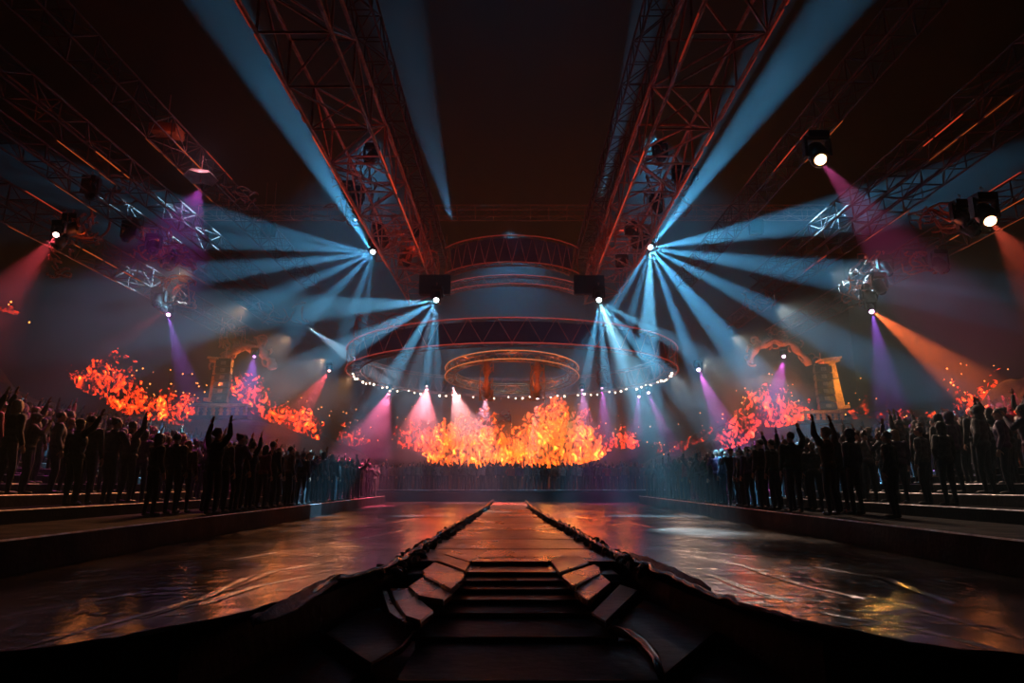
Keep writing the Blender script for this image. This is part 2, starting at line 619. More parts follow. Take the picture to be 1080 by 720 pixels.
# stairs: tread front edges in the picture, going down towards the camera
st = empty('staircase', (0, 9.0, -0.7), 'dark wooden staircase descending from the walkway towards the camera', 'staircase')
TY = [(592, 497, 578), (603, 492, 590), (612, 488, 597), (621, 477, 605), (632, 472, 613), (646, 446, 627), (671, 435, 652), (717, 418, 700)]
STEP = 0.05
prev_y = 9.75
for k, (py, xa, xb) in enumerate(TY):
    z = -STEP * k
    a, b = ground(xa, py, z), ground(xb, py, z)
    if k == 0:
        front = a.y
    y0, y1 = a.y, prev_y + 0.03
    wid = b.x - a.x
    mb = MB().box(((a.x + b.x) / 2, (y0 + y1) / 2, z - 0.02 + .7), (wid, y1 - y0, 0.04))
    mb.v = [(v[0], v[1] - 9.0, v[2]) for v in mb.v]
    tr = mb.build('tread', M['deck'] if k < 5 else M['pit'], st)  # lower treads take the dark slab colour in place of shadow
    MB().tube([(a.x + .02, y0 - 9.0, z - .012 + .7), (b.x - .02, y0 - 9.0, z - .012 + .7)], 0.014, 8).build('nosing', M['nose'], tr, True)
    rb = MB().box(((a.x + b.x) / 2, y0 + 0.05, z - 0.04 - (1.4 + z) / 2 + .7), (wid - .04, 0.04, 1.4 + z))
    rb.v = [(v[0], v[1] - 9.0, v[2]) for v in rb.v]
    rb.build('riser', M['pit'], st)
    prev_y = y0

# flanking floor panels around the stairs: polygons in the picture with a height each
PAN = [
 ([(476, 580), (468, 584), (495, 592), (504, 588)], 0.0, 'deck', 'thin brown board at the left corner of the top stair'),
 ([(467, 585), (460, 590), (491, 602), (496, 593)], 0.0, 'deck', 'second slim brown board down along the left side of the stairs'),
 ([(458, 592), (445, 601), (447, 606), (476, 621), (488, 610), (491, 603)], -.02, 'deck', 'broad rust-brown board left of the upper stairs'),
 ([(445, 608), (430, 618), (441, 628), (468, 632), (477, 625)], -.06, 'deck', 'brown board left of the middle stairs'),
 ([(411, 620), (429, 620), (445, 632), (458, 644), (444, 654), (428, 649), (415, 632)], -.10, 'deck', 'rounded brown board left of the lower stairs'),
 ([(403, 622), (408, 622), (412, 634), (424, 650), (441, 657), (428, 657), (410, 646)], -.14, 'deck', 'thin crescent-shaped board rimming the left boards'),
 ([(580, 590), (604, 581), (622, 592), (590, 603)], 0.0, 'deck', 'reddish board just right of the top stair'),
 ([(592, 606), (627, 594), (633, 598), (633, 603), (603, 619)], -.02, 'deck', 'rounded reddish board right of the upper stairs'),
 ([(605, 622), (634, 606), (645, 614), (620, 632)], -.06, 'deck', 'rust-brown board right of the middle stairs'),
 ([(623, 646), (654, 616), (673, 622), (638, 655)], -.12, 'pit', 'dark brown strip board right of the lower stairs'),
 ([(381, 643), (401, 640), (409, 650), (424, 660), (440, 664), (425, 681), (391, 702), (340, 669)], -.30, 'pit', 'large dark slab left of the stairs'),
 ([(640, 662), (679, 630), (759, 665), (702, 714), (694, 689), (672, 668)], -.25, 'pit', 'large dark scuffed slab right of the stairs'),
 ([(-80, 735), (150, 700), (330, 675), (384, 708), (330, 760), (-80, 820)], -.4, 'pit', 'wide black slab at the lower left corner'),
 ([(708, 720), (768, 672), (930, 712), (1100, 740), (1200, 800), (760, 780)], -.4, 'pit', 'wide black slab at the lower right corner'),
]
g_ = [ground(x, y, -.2) for x, y in ((648, 662), (664, 668), (680, 680), (692, 696), (697, 714))]
o = MB().tube(g_, [.02, .035, .04, .035, .02], 10).build('curved_rim', surf('polished dark rim', (.10, .11, .12), (.06, .06, .07), 6, .12, .25, .4), smooth=True)
tag(o, 'curved polished dark rim beside the lower right end of the stairs', 'rim')
for pts, z, mt, lab in PAN:
    if lab is None: continue
    g = [ground(x, y, z) for x, y in pts]
    c = sum(g, Vector()) / len(g)
    g = [c + (p - c) * 0.98 for p in g]
    n = len(g)
    bev = [p + (c - p).normalized() * .02 for p in g]
    th = 0.06
    vv = [p + Vector((0, 0, 0)) for p in bev] + [p + Vector((0, 0, -0.015)) for p in g] + [p + Vector((0, 0, -th)) for p in g]
    # tilt slightly for a worn, settled look
    ax = rnd.uniform(-.02, .02); ay = rnd.uniform(-.01, .01)
    vv = [Vector((p.x, p.y, p.z + (p.x - c.x) * ax + (p.y - c.y) * ay)) for p in vv]
    ff = [tuple(range(n))]
    for q in (0, n):
        ff += [(q + i, q + n + i, q + n + (i + 1) % n, q + (i + 1) % n) for i in range(n)]
    ff.append(tuple(range(2 * n, 3 * n))[::-1])
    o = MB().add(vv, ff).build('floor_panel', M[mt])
    tag(o, lab, 'floor panel', 'panels around the stairs')
bed = MB()
bed.box((0, 6.6, -1.0), (2.7, 6.0, 0.8)); bed.box((0, 1.6, -1.2), (12, 6.4, 0.8))
b_ = bed.build('stair_bed', M['floor']); b_['kind'] = 'structure'; b_['label'] = 'black sunken bed around the stairs'
# ------------------------------------------------------------------ trusses
EDGE_GLOW = {'red': glow('red edge glow', (1, .085, .03), .62), 'dim': glow('dim red edge glow', (1, .08, .04), .16), 'orange': glow('orange edge glow', (1, .17, .03), .55),  # glowing strips added to make chord segments and rings look lit
       'gold': glow('gold edge glow', (1, .30, .08), .85), 'pink': glow('rose edge glow', (1, .12, .08), .38)}


def box_truss(p0, p1, wd, ht, bays, label, group, r=0.035, mat='truss', seed=0, edge_glow=()):
    """straight box truss from p0 to p1 (centre line)"""
    p0, p1 = Vector(p0), Vector(p1)
    t = (p1 - p0); L = t.length; t.normalize()
    s = t.cross(Vector((0, 0, 1)))
    s = Vector((1, 0, 0)) if s.length < 1e-3 else s.normalized()
    u = s.cross(t).normalized()
    root = empty('roof_truss', p0, label, 'truss', group)
    C = [(-wd / 2, -ht / 2), (wd / 2, -ht / 2), (wd / 2, ht / 2), (-wd / 2, ht / 2)]
    def P(k, q): return s * C[k][0] + u * C[k][1] + t * q
    for k in range(4):
        MB().tube([P(k, 0), P(k, L)], r, 6).build('chord', M[mat], root)
    lat = MB()
    r_ = random.Random(seed)
    for i in range(bays):
        a, b = L * i / bays, L * (i + 1) / bays
        for k in range(4):
            k2 = (k + 1) % 4
            if (i + k) % 2: lat.tube([P(k, a), P(k2, b)], r * .6, 5)
            else: lat.tube([P(k2, a), P(k, b)], r * .6, 5)
            lat.tube([P(k, a), P(k2, a)], r * .6, 5)
        if i % 4 == 2:
            lat.tube([P(0, a), P(2, a)], r * .5, 5)
    lat.build('lattice', M[mat], root)
    for k, ya, yb, lm in edge_glow:
        o_ = (s * C[k][0] + u * C[k][1]).normalized() * (r * 1.02)
        sb, q = MB(), ya - p0.y
        while q < yb - p0.y:
            e = min(q + r_.uniform(.5, 1.9), yb - p0.y)
            sb.tube([P(k, q) + o_, P(k, e) + o_], r * r_.uniform(.28, .5), 5)
            q = e + r_.uniform(.06, .4)
        sb.build('edge_glow_strip', EDGE_GLOW[lm], root)
    return root


def arc_truss(c, R, a0, a1, ht, wd, seg, label, group, r=0.03, tilt=0.0, name='ring_truss', mat='truss', closed=False, edge_glow=None):
    c = Vector(c)
    root = empty(name, c, label, 'truss', group)
    root.rotation_euler = (tilt, 0, 0)
    def P(a, rr, z): return Vector((math.sin(a) * rr, -math.cos(a) * rr, z))
    N_ = 64
    for rr, z in ((R, 0), (R - wd, 0), (R, ht), (R - wd, ht)):
        if closed: pts = [P(a0 + (a1 - a0) * i / N_, rr, z) for i in range(N_)]
        else: pts = [P(a0 + (a1 - a0) * i / N_, rr, z) for i in range(N_ + 1)]
        MB().tube(pts, r, 6, closed=closed).build('chord', M[mat], root)
        if edge_glow and rr == R:
            off_ = [Vector((q.x, q.y, 0)).normalized() * r * 1.1 for q in pts]
            h0, h1 = (0, len(pts)) if edge_glow[1] else (len(pts) // 4, 3 * len(pts) // 4 + 1)
            lp = [q + w_ for q, w_ in zip(pts, off_)]
            if closed and not edge_glow[1]: MB().tube(lp[h0:h1], r * .6, 5).build('edge_glow_strip', EDGE_GLOW[edge_glow[0]], root)
            else: MB().tube(lp, r * .6, 5, closed=closed).build('edge_glow_strip', EDGE_GLOW[edge_glow[0]], root)
    lat = MB()
    for i in range(seg):
        a, b = a0 + (a1 - a0) * i / seg, a0 + (a1 - a0) * (i + 1) / seg
        m_ = (a + b) / 2
        for rr in (R, R - wd):
            lat.tube([P(a, rr, 0), P(m_, rr, ht), P(b, rr, 0)], r * .6, 5)
        lat.tube([P(a, R, 0), P(a, R - wd, 0)], r * .6, 5); lat.tube([P(m_, R, ht), P(m_, R - wd, ht)], r * .6, 5)
        lat.tube([P(a, R, 0), P(b, R - wd, 0)], r * .5, 5)
    lat.build('lattice', M[mat], root)
    return root


GT = 'box trusses running along the hall roof'
A = at(393, 262, 25)
TA = {}
TR = [
 # x, z of the line through a picture point, width, height, y0, y1
 ('big left lattice truss running down to the bright cyan lamp', at(421, 248, 25), 1.5, 1.2, 4.5, 33, 15),
 ('big right lattice truss running down to the bright cyan lamp', at(659, 248, 25), 1.5, 1.2, 4.5, 33, 15),
 ('slim left inner truss in the dark near the hall centre', at(444, 205, 25), 0.6, 0.6, 8, 34, 26),
 ('slim right inner truss in the dark near the hall centre', at(634, 205, 25), 0.6, 0.6, 8, 34, 26),
 ('left side truss beside the magenta lamp', at(212, 178, 21), 0.7, 0.7, 10, 34, 26),
 ('right side truss beside the upper warm red lamp', at(820, 178, 21), 0.7, 0.7, 10, 34, 26),
 ('highest truss at the far upper left', at(95, 152, 17), 0.6, 0.6, 9, 30, 20),
 ('highest truss at the far upper right', at(1000, 130, 16), 0.6, 0.6, 9, 30, 20),
 ('low left truss above the left crowd with hanging cable bundles', at(132, 284, 24), 0.9, 0.7, 12, 36, 22),
 ('low right truss above the right crowd with hanging cable bundles', at(962, 272, 23), 0.9, 0.7, 12, 36, 22),
 ('left middle truss passing under the small hanging speaker', at(158, 246, 23), 0.6, 0.5, 12, 36, 24),
 ('right middle truss passing above the purple lamp', at(880, 262, 24), 0.6, 0.5, 12, 36, 24),
]
EDGE_GLOWS = {0: [(0, 16.2, 27, 'red'), (1, 17, 26.5, 'red'), (2, 18, 25, 'dim'), (3, 16.5, 22, 'dim'), (0, 9.5, 15.5, 'dim')],
        1: [(1, 16.0, 27, 'red'), (0, 17, 26.5, 'red'), (2, 17, 25, 'dim'), (3, 18, 24, 'dim'), (1, 10, 15.4, 'dim'), (0, 11.5, 13, 'dim')],
        2: [(0, 17, 24, 'dim')], 3: [(1, 17, 21, 'dim')],
        4: [(0, 18.3, 22.8, 'orange'), (1, 18.6, 20.6, 'orange'), (3, 21, 25, 'red'), (2, 20.5, 22.6, 'red')],
        5: [(1, 17.3, 19.8, 'orange'), (0, 17.8, 20.4, 'red'), (2, 16, 17, 'red'), (3, 19.6, 23, 'dim')],
        6: [(0, 16.2, 18.8, 'orange'), (1, 16.8, 18.4, 'orange'), (3, 19.2, 19.8, 'red')],
        7: [(1, 14.2, 17.4, 'orange'), (0, 15.0, 16.6, 'red'), (2, 12, 13.5, 'dim')],
        8: [(0, 18.8, 25.5, 'orange'), (1, 19.8, 24.2, 'orange'), (3, 21, 26, 'red'), (2, 18, 20, 'red')],
        9: [(1, 18.2, 21.2, 'orange'), (0, 16.2, 20.2, 'orange'), (2, 21.5, 26, 'red'), (3, 17, 19, 'red')],
        10: [(0, 18.4, 20.4, 'orange'), (1, 22.4, 23.4, 'red'), (0, 25, 28.5, 'orange'), (3, 22, 25, 'red')],
        11: [(1, 19.8, 22.6, 'orange'), (0, 24, 26, 'red'), (2, 21, 24, 'red')]}
for i, (lab, p, wd, ht, y0, y1, bays) in enumerate(TR):
    box_truss((p.x, y0, p.z), (p.x, y1, p.z), wd, ht, bays, lab, GT, 0.05 if i < 2 else 0.03, 'truss' if i < 2 else 'slim', seed=i, edge_glow=EDGE_GLOWS.get(i, ()))
# cross truss carrying the sides
for x, y, d, lab in ((540, 236, 33, 'long cross truss spanning the hall behind the main lamps'),):
    p = at(x, y, d)
    box_truss((-16, p.y, p.z + .6), (16, p.y, p.z + .6), 0.6, 0.6, 34, lab, GT, 0.02)

# rings
pf = at(540, 418, 44)
RZ = pf.z
ring = arc_truss((0, 35.5, RZ), 8.5, -PI, PI, 1.05, 0.7, 44, 'large dark ring truss with a row of tiny lamps hung over the hall centre', 'ring trusses', 0.035, closed=True, edge_glow=('pink', False))
# dark cloth band hung between the chords of the near half
def band(parent, R, a0, a1, z0, z1):
    n_ = 40; vv = []
    for i in range(n_ + 1):
        a = a0 + (a1 - a0) * i / n_
        for z in (z0, z1):
            for rr in (R, R - .03): vv.append((math.sin(a) * rr, -math.cos(a) * rr, z))
    ff = []
    for i in range(n_):
        q = i * 4; w_ = q + 4
        ff += [(q, w_, w_ + 2, q + 2), (q + 1, q + 3, w_ + 3, w_ + 1), (q, q + 1, w_ + 1, w_), (q + 2, w_ + 2, w_ + 3, q + 3)]
    ff += [(0, 2, 3, 1), (n_ * 4, n_ * 4 + 1, n_ * 4 + 3, n_ * 4 + 2)]
    return MB().add(vv, ff).build('cloth_band', M['bandcloth'], parent, False)
M['bandcloth'] = surf('slate blue band cloth', (.10, .12, .20), (.06, .08, .14), 1.5, .8, .9, 0, .3, 6)
band(ring, 8.1, -1.35, 1.35, .04, 1.0)
# lamps on the far half of the big ring
bulb = glow('warm white bulb', (1, 0.82, 0.65), 9)
for i in range(64):
    a = PI - 1.75 + 3.5 * i / 63
    c = Vector((math.sin(a) * 8.2, -math.cos(a) * 8.2, -0.12 - 0.06 * math.sin(i * 1.7)))
    if i % 5 == 3: continue
    MB().ball(c, 0.042 if i % 3 else 0.06, 8, 6).build('bulb', bulb, ring)
M['gold'] = surf('glow-tinted truss paint', (0.85, 0.42, 0.16), (0.6, 0.26, 0.08), 5, 0.4, 0.6, 0.2, 0.2, 30)  # orange glow of the ring put into the base colour
pn, pfa = at(540, 374, 31.6), at(540, 411, 38.4)
arc_truss((0, 35.0, (pn.z + pfa.z) / 2 - .2), 3.42, -PI, PI, 0.42, 0.42, 36, 'small glowing orange ring truss hanging at the hall centre', 'ring trusses', 0.035, tilt=math.atan2(pfa.z - pn.z, 6.8), mat='gold', closed=True, edge_glow=('gold', True))
p = at(540, 276, 28)
p2 = at(540, 248, 28)
UA = arc_truss((0, 28 + 3.6, p.z), 3.6, -1.0, 1.0, p2.z - p.z, 0.5, 12, 'upper curved truss segment high above the hall centre', 'ring trusses', 0.03, edge_glow=('dim', True))
band(UA, 3.35, -.98, .98, .04, p2.z - p.z - .04)
p = at(540, 299, 33)
arc_truss((0, 33 + 4.6, p.z), 4.6, -0.95, 0.95, 0.45, 0.4, 14, 'thin curved truss segment just below the upper curved one', 'ring trusses', 0.03, edge_glow=('pink', True))
# outer dim arcs on both sides
# ------------------------------------------------------------------ hanging ornate columns in the small ring
def cable_tangle(c, rx, ry, rz, n, seed, label, name='cable_tangle', r=0.02, mat='cable', parent=None, size=7):
    r_ = random.Random(seed)
    c = Vector(c)
    mb = MB()
    for k in range(n):
        a = Vector((r_.uniform(-rx, rx), r_.uniform(-ry, ry), r_.uniform(-rz, rz)))
        pts = [a]
        v = Vector((r_.uniform(-1, 1), r_.uniform(-1, 1), r_.uniform(-.6, .6))).normalized()
        for q in range(size):
            v = (v + Vector((r_.uniform(-1, 1), r_.uniform(-1, 1), r_.uniform(-1, 1))) * .9).normalized()
            nx_ = pts[-1] + v * max(rx, rz) * 0.32
            nx_ = Vector((max(-rx, min(rx, nx_.x)), max(-ry, min(ry, nx_.y)), max(-rz, min(rz, nx_.z))))
            pts.append(nx_)
        # smooth
        sm = []
        for i in range(len(pts) - 1):
            for t in (0, .5): sm.append(pts[i].lerp(pts[i + 1], t))
        sm.append(pts[-1])
        for _ in range(1):
            sm = [sm[0]] + [(sm[i - 1] + sm[i] * 2 + sm[i + 1]) / 4 for i in range(1, len(sm) - 1)] + [sm[-1]]
        mb.tube([p_ + (c if parent else Vector()) for p_ in sm], r * r_.uniform(.6, 1.3), 5)
    o = mb.build(name, M[mat], parent)
    if parent is None:
        o.location = c
        tag(o, label, 'cables', 'cable bundles tangled on the trusses')
    return o


for x, sd, lab in ((513, 1, 'left ornate hanging column under the glowing ring'), (567, 2, 'right ornate hanging column under the glowing ring')):
    a, b = at(x, 376, 32), at(x, 420, 32)
    root = empty('hanging_column', b, lab, 'hanging column', 'ornate columns under the ring')
    L = a.z - b.z
    mb = MB()
    prof = [(.05, 0), (.16, .1), (.10, .3), (.2, .5), (.12, .7), (.09, 1.0), (.16, 1.2), (.22, 1.45), (.14, 1.6), (.12, L)]
    mb.lathe(prof, 12)
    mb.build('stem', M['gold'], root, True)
    cable_tangle((0, 0, L * .45), .32, .25, L * .5, 16, sd, '', 'scrollwork', 0.03, 'gold', root)

# ------------------------------------------------------------------ moving head fixtures
def fixture_proto(lit_mat):
    root = empty('stage_light')
    MB().box((0, 0, .30), (.34, .26, .12)).build('base', M['case'], root)
    y = MB(); y.box((-.19, 0, .12), (.05, .12, .34)); y.box((.19, 0, .12), (.05, .12, .34)); y.box((0, 0, .245), (.42, .12, .04))
    y.build('yoke', M['case'], root)
    R90 = Matrix.Rotation(PI / 2, 3, 'X')
    hd = MB().lathe([(.09, -.2), (.14, -.17), (.15, .0), (.13, .12), (.145, .18), (.12, .2)], 16).build('head', M['case'], root, True)
    MB().lathe([(.085, .19), (.088, .2), (.08, .23), (.05, .25), (.02, .257)], 16).build('lens', lit_mat, hd, True)
    hk = MB().tube([(0, 0, .36), (0, 0, .44), (.03, 0, .47), (0, 0, .5), (-.03, 0, .47)], .012, 5)
    hk.build('clamp', M['truss'], root)
    return root


LENS = {}
def lens_mat(c, s):
    k = (tuple(c), s)
    if k not in LENS: LENS[k] = glow('lit lens %d' % len(LENS), c, s)
    return LENS[k]


unlit = surf('dark glass lens', (0.02, 0.02, 0.03), (0.01, 0.01, 0.015), 5, 0.1, 0.2)
PROTO = fixture_proto(unlit)
_first = [True]
def stage_light(p, aim, label, group, lit=None, scale=1.0):
    """a moving head at p whose head points to aim"""
    if _first[0]:
        o = PROTO; _first[0] = False
    else:
        o = copy_tree(PROTO)
    o.location = p
    o.scale = (scale,) * 3
    tag(o, label, 'stage light', group)
    d = (Vector(aim) - Vector(p)).normalized()
    for ch in o.children:
        if ch.name.startswith('head'):
            ch.rotation_mode = 'QUATERNION'
            ch.rotation_quaternion = d.to_track_quat('Z', 'Y')
            for g in ch.children:
                g.material_slots[0].link = 'OBJECT'
                g.material_slots[0].material = lit or unlit
    return o
# ------------------------------------------------------------------ line arrays, towers, hanging boxes
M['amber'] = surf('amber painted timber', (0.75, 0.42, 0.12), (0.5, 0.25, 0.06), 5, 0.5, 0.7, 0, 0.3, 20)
M['grille'] = surf('black speaker grille', (0.02, 0.025, 0.035), (0.012, 0.014, 0.02), 60, 0.35, 0.5, 0, 0.5, 120)


def line_array(top, n, w_, h_, tilt0, side, label, group):
    root = empty('line_array', top, label, 'speaker', group)
    z = 0.0; y = 0.0
    MB().box((0, 0, .07), (w_ * .8, .3, .08)).build('flying_frame', M['case'], root)
    MB().tube([(0, 0, .1), (0, 0, .8)], .02, 5).build('hanging_chain', M['truss'], root)
    for k in range(n):
        a = tilt0 + 0.05 * k
        R = Matrix.Rotation(-a, 3, 'X')
        c = Vector((0, y, z - h_ / 2))
        # trapezoid cabinet
        hw, hd = w_ / 2, .28
        vv = []
        for sx in (-1, 1):
            vv += [R @ Vector((sx * hw, -hd, -h_ * .46)) + c, R @ Vector((sx * hw, -hd, h_ * .46)) + c, R @ Vector((sx * hw * .8, hd, h_ * .36)) + c, R @ Vector((sx * hw * .8, hd, -h_ * .36)) + c]
        cab = MB().add(vv, [(0, 1, 2, 3)[::-1], (4, 5, 6, 7), (0, 4, 5, 1)[::-1], (1, 5, 6, 2)[::-1], (2, 6, 7, 3)[::-1], (3, 7, 4, 0)[::-1]]).build('cabinet', M['grille'], root)
        MB().box(c + R @ Vector((0, -hd - .01, 0)), (w_ * .3, .02, h_ * .5), R).build('horn', M['kerbtop'], cab)
        z -= h_ * math.cos(a) + .02
        y -= h_ * math.sin(a) * 0.6
    return root


p = at(866, 386, 40); q = at(878, 437, 40)
line_array(p, 6, 1.0, 0.44, 0.05, 1, 'black line array speaker beside the bright amber pillar at right', 'line array speakers')
p2 = at(238, 380, 40)
line_array(p2, 6, 0.9, 0.42, 0.05, -1, 'dark blue-lit line array speaker in front of the left archway', 'line array speakers')


def pillar(px, ytop, ybot, d, lean, label, grp):
    a, b = at(px, ytop, d), at(px, ybot, d)
    root = empty('pillar_post', b, label, 'pillar', grp)
    H = a.z - b.z
    mb = MB(); mb.box((0, 0, H / 2), (.5, .5, H - .2)); mb.build('shaft', M['amber'], root)
    MB().box((0, 0, H * .62), (.56, .56, .07)).build('band', M['case'], root)
    cp = MB(); cp.box((0, 0, H - .08), (1.0, .8, .14)); cp.box((0, 0, H + .08), (1.25, .9, .12)); cp.build('cap', M['amber'], root)
    MB().box((0, 0, .1), (.9, .8, .2)).build('plinth', M['amber'], root)
    root.rotation_euler = (0, lean, 0)
    return root


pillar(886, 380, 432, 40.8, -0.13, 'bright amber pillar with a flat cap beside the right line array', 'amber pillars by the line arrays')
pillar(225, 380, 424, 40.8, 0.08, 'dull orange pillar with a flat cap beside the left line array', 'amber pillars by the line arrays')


def balcony(xa, xb, yt, yb, d, label):
    """carved stage balustrade"""
    a, b = at(xa, yt, d), at(xb, yb, d)
    w_, h_ = b.x - a.x, a.z - b.z
    root = empty('balustrade', ((a.x + b.x) / 2, d, b.z), label, 'balustrade', 'balustrades at the speaker towers')
    MB().box((0, 0, h_ - .08), (w_, .7, .16)).build('rail', M['amber'], root)
    MB().box((0, 0, .1), (w_ * 1.05, .8, .2)).build('plinth', M['rock'], root)
    n = 7
    for k in range(n):
        x = (k + .5) / n * w_ - w_ / 2
        MB().lathe([(.09, .2), (.13, .28), (.08, .4), (.15, h_ * .55), (.09, h_ - .25), (.12, h_ - .15)], 10, (x, 0, 0)).build('baluster', M['amber'], root, True)
    return root


balcony(846, 892, 433, 447, 39.4, 'carved amber balustrade under the right line array')
balcony(204, 262, 426, 442, 39.4, 'carved dim orange balustrade under the left line array')


def scroll_arch(cx, cyy, rx, ry, d, a0, a1, label, seed):
    """rococo arch of twisting scrolls"""
    c = at(cx, cyy, d)
    k = d / F
    root = empty('carved_arch', c, label, 'carved arch', 'carved arches over the purple lamps')
    r_ = random.Random(seed)
    def P(a, s=1.0): return Vector((math.cos(a) * rx * k * s, 0, math.sin(a) * ry * k * s))
    pts = [P(a0 + (a1 - a0) * i / 24) + Vector((0, 0, .1 * math.sin(i))) for i in range(25)]
    rr = [.22 + .08 * math.sin(i * 1.3) for i in range(25)]
    MB().tube(pts, rr, 8).build('arch_band', M['ornament'], root, True)
    sc = MB()
    for i in range(30):
        a = a0 + (a1 - a0) * r_.random()
        b = P(a, r_.uniform(.9, 1.25))
        s0 = r_.uniform(.15, .4); tw = r_.choice((-1, 1)); ph = r_.uniform(0, 6)
        sp = []
        for q in range(14):
            t = q / 13
            sp.append(b + Vector((math.cos(ph + tw * t * 7) * s0 * (1 - t * .75), r_.uniform(-.05, .05), math.sin(ph + tw * t * 7) * s0 * (1 - t * .75))))
        sc.tube(sp, [.07 * (1 - q / 16) for q in range(14)], 6)
    sc.build('scrollwork', M['ornament'], root, True)
    return root


M['ornament'] = surf('weathered gilt plaster', (0.40, 0.20, 0.12), (0.22, 0.10, 0.07), 3, 0.55, 0.7, 0, 0.5, 10)
scroll_arch(258, 408, 32, 44, 41.5, 0.45, 2.7, 'carved scrollwork arch over the left purple lamp', 4)
scroll_arch(822, 402, 36, 44, 41.5, 0.4, 2.6, 'carved scrollwork arch over the right purple lamp', 9)

M['panelback'] = surf('matt black cabinet', (0.02, 0.022, 0.026), (0.012, 0.013, 0.016), 10, 0.6, 0.8, 0, 0.2, 40)
for x, y, wpx, hpx, d, lab in ((459, 301, 33, 21, 27, 'left flat black hanging screen box beside the second cyan lamp'), (621, 301, 32, 20, 27, 'right flat black hanging screen box beside the second cyan lamp'),
                               (283, 242, 14, 15, 27, 'small black speaker box hanging in the left cyan beams'), (797, 240, 14, 15, 27, 'small black speaker box hanging in the right cyan beam')):
    c = at(x, y, d); k = d / F / CP
    root = empty('hanging_box', c, lab, 'hanging box', 'black boxes hanging from the roof')
    W_, H_ = wpx * k, hpx * k
    MB().box((0, 0, 0), (W_, .3, H_)).build('body', M['panelback'], root)
    fr = MB()
    for sx in (-1, 1): fr.box((sx * W_ / 2, -.15, 0), (.03, .03, H_))
    for sz in (-1, 1): fr.box((0, -.15, sz * H_ / 2), (W_, .03, .03))
    fr.build('frame', M['case'], root)
    for sx in (-1, 1): MB().tube([(sx * W_ * .35, 0, H_ / 2), (sx * W_ * .35, 0, H_ / 2 + 1.8)], .012, 5).build('hanging_wire', M['cable'], root)

# pale draped umbrella cloth near the magenta lamp and the orange box above it
p = at(212, 186, 20)
root = empty('canopy_reflector', p, 'small pale fabric reflector beside the upper left magenta lamp', 'reflector')
mb = MB(); vv = [(0, 0, .22)]
n = 10
for j, (rr, z) in enumerate(((.2, .17), (.4, .05), (.52, -.1))):
    for k in range(n): vv.append((rr * math.cos(2 * PI * k / n), rr * math.sin(2 * PI * k / n), z + (.05 if k % 2 else 0) * j))
ff = [(0, 1 + k, 1 + (k + 1) % n) for k in range(n)]
for j in range(2): ff += [(1 + j * n + k, 1 + (j + 1) * n + k, 1 + (j + 1) * n + (k + 1) % n, 1 + j * n + (k + 1) % n) for k in range(n)]
mb.add(vv, ff)
o = mb.build('shade', surf('pale canvas', (.8, .7, .65), (.6, .5, .5), 5, .8, .9), root, True)
s_ = o.modifiers.new('t', 'SOLIDIFY'); s_.thickness = .02
MB().tube([(0, 0, -.2), (0, 0, .7)], .02, 6).build('stem', M['truss'], root)
p = at(176, 138, 19)
root = empty('hanging_box', p, 'dull orange box hanging at the upper left above the side truss', 'hanging box', 'black boxes hanging from the roof')
MB().box((0, 0, 0), (.85, .6, .3), Matrix.Rotation(.15, 3, 'Y')).build('body', surf('orange painted steel', (.5, .14, .04), (.35, .09, .03), 4, .6, .7), root)
MB().tube([(0, 0, .1), (0, 0, 1.2)], .02, 6).build('hanging_wire', M['cable'], root)
# ------------------------------------------------------------------ fires
def flame_mat(name, lo, mid, hi, strength, scale, thr):
    m, nt, out = new_mat(name)
    N, L = nt.nodes.new, nt.links.new
    tc = N('ShaderNodeTexCoord')
    mp = N('ShaderNodeMapping'); mp.inputs['Scale'].default_value = (1, 1, 0.75)
    L(tc.outputs['Object'], mp.inputs['Vector'])
    a = N('ShaderNodeTexNoise'); a.noise_type = 'RIDGED_MULTIFRACTAL'
    a.inputs['Scale'].default_value = scale; a.inputs['Detail'].default_value = 5
    a.inputs['Distortion'].default_value = 0.9
    b = N('ShaderNodeTexNoise'); b.inputs['Scale'].default_value = scale * 0.28; b.inputs['Detail'].default_value = 3
    L(mp.outputs[0], a.inputs['Vector']); L(mp.outputs[0], b.inputs['Vector'])
    mu = N('ShaderNodeMath'); mu.operation = 'MULTIPLY'
    mr0 = N('ShaderNodeMapRange'); mr0.inputs['From Min'].default_value = 0.36; mr0.inputs['From Max'].default_value = 0.66
    mr0.inputs['To Min'].default_value = 0.35; mr0.inputs['To Max'].default_value = 1.25
    L(b.outputs[0], mr0.inputs['Value'])
    L(a.outputs[0], mu.inputs[0]); L(mr0.outputs[0], mu.inputs[1])
    r = N('ShaderNodeValToRGB')
    e = r.color_ramp.elements
    e[0].position = 0.10; e[0].color = (*[c * .12 for c in lo], 1)
    e[1].position = 1.0; e[1].color = (*hi, 1)
    e2 = e.new(0.38); e2.color = (*lo, 1)
    e3 = e.new(0.68); e3.color = (*mid, 1)
    L(mu.outputs[0], r.inputs[0])
    em = N('ShaderNodeEmission'); L(r.outputs[0], em.inputs[0]); em.inputs[1].default_value = strength
    tr = N('ShaderNodeBsdfTransparent')
    mr = N('ShaderNodeMapRange'); mr.inputs['From Min'].default_value = thr; mr.inputs['From Max'].default_value = thr + 0.25
    L(mu.outputs[0], mr.inputs['Value'])
    mx = N('ShaderNodeMixShader')
    L(mr.outputs[0], mx.inputs[0]); L(tr.outputs[0], mx.inputs[1]); L(em.outputs[0], mx.inputs[2])
    L(mx.outputs[0], out.inputs[0])
    m.cycles.emission_sampling = 'NONE'
    return m


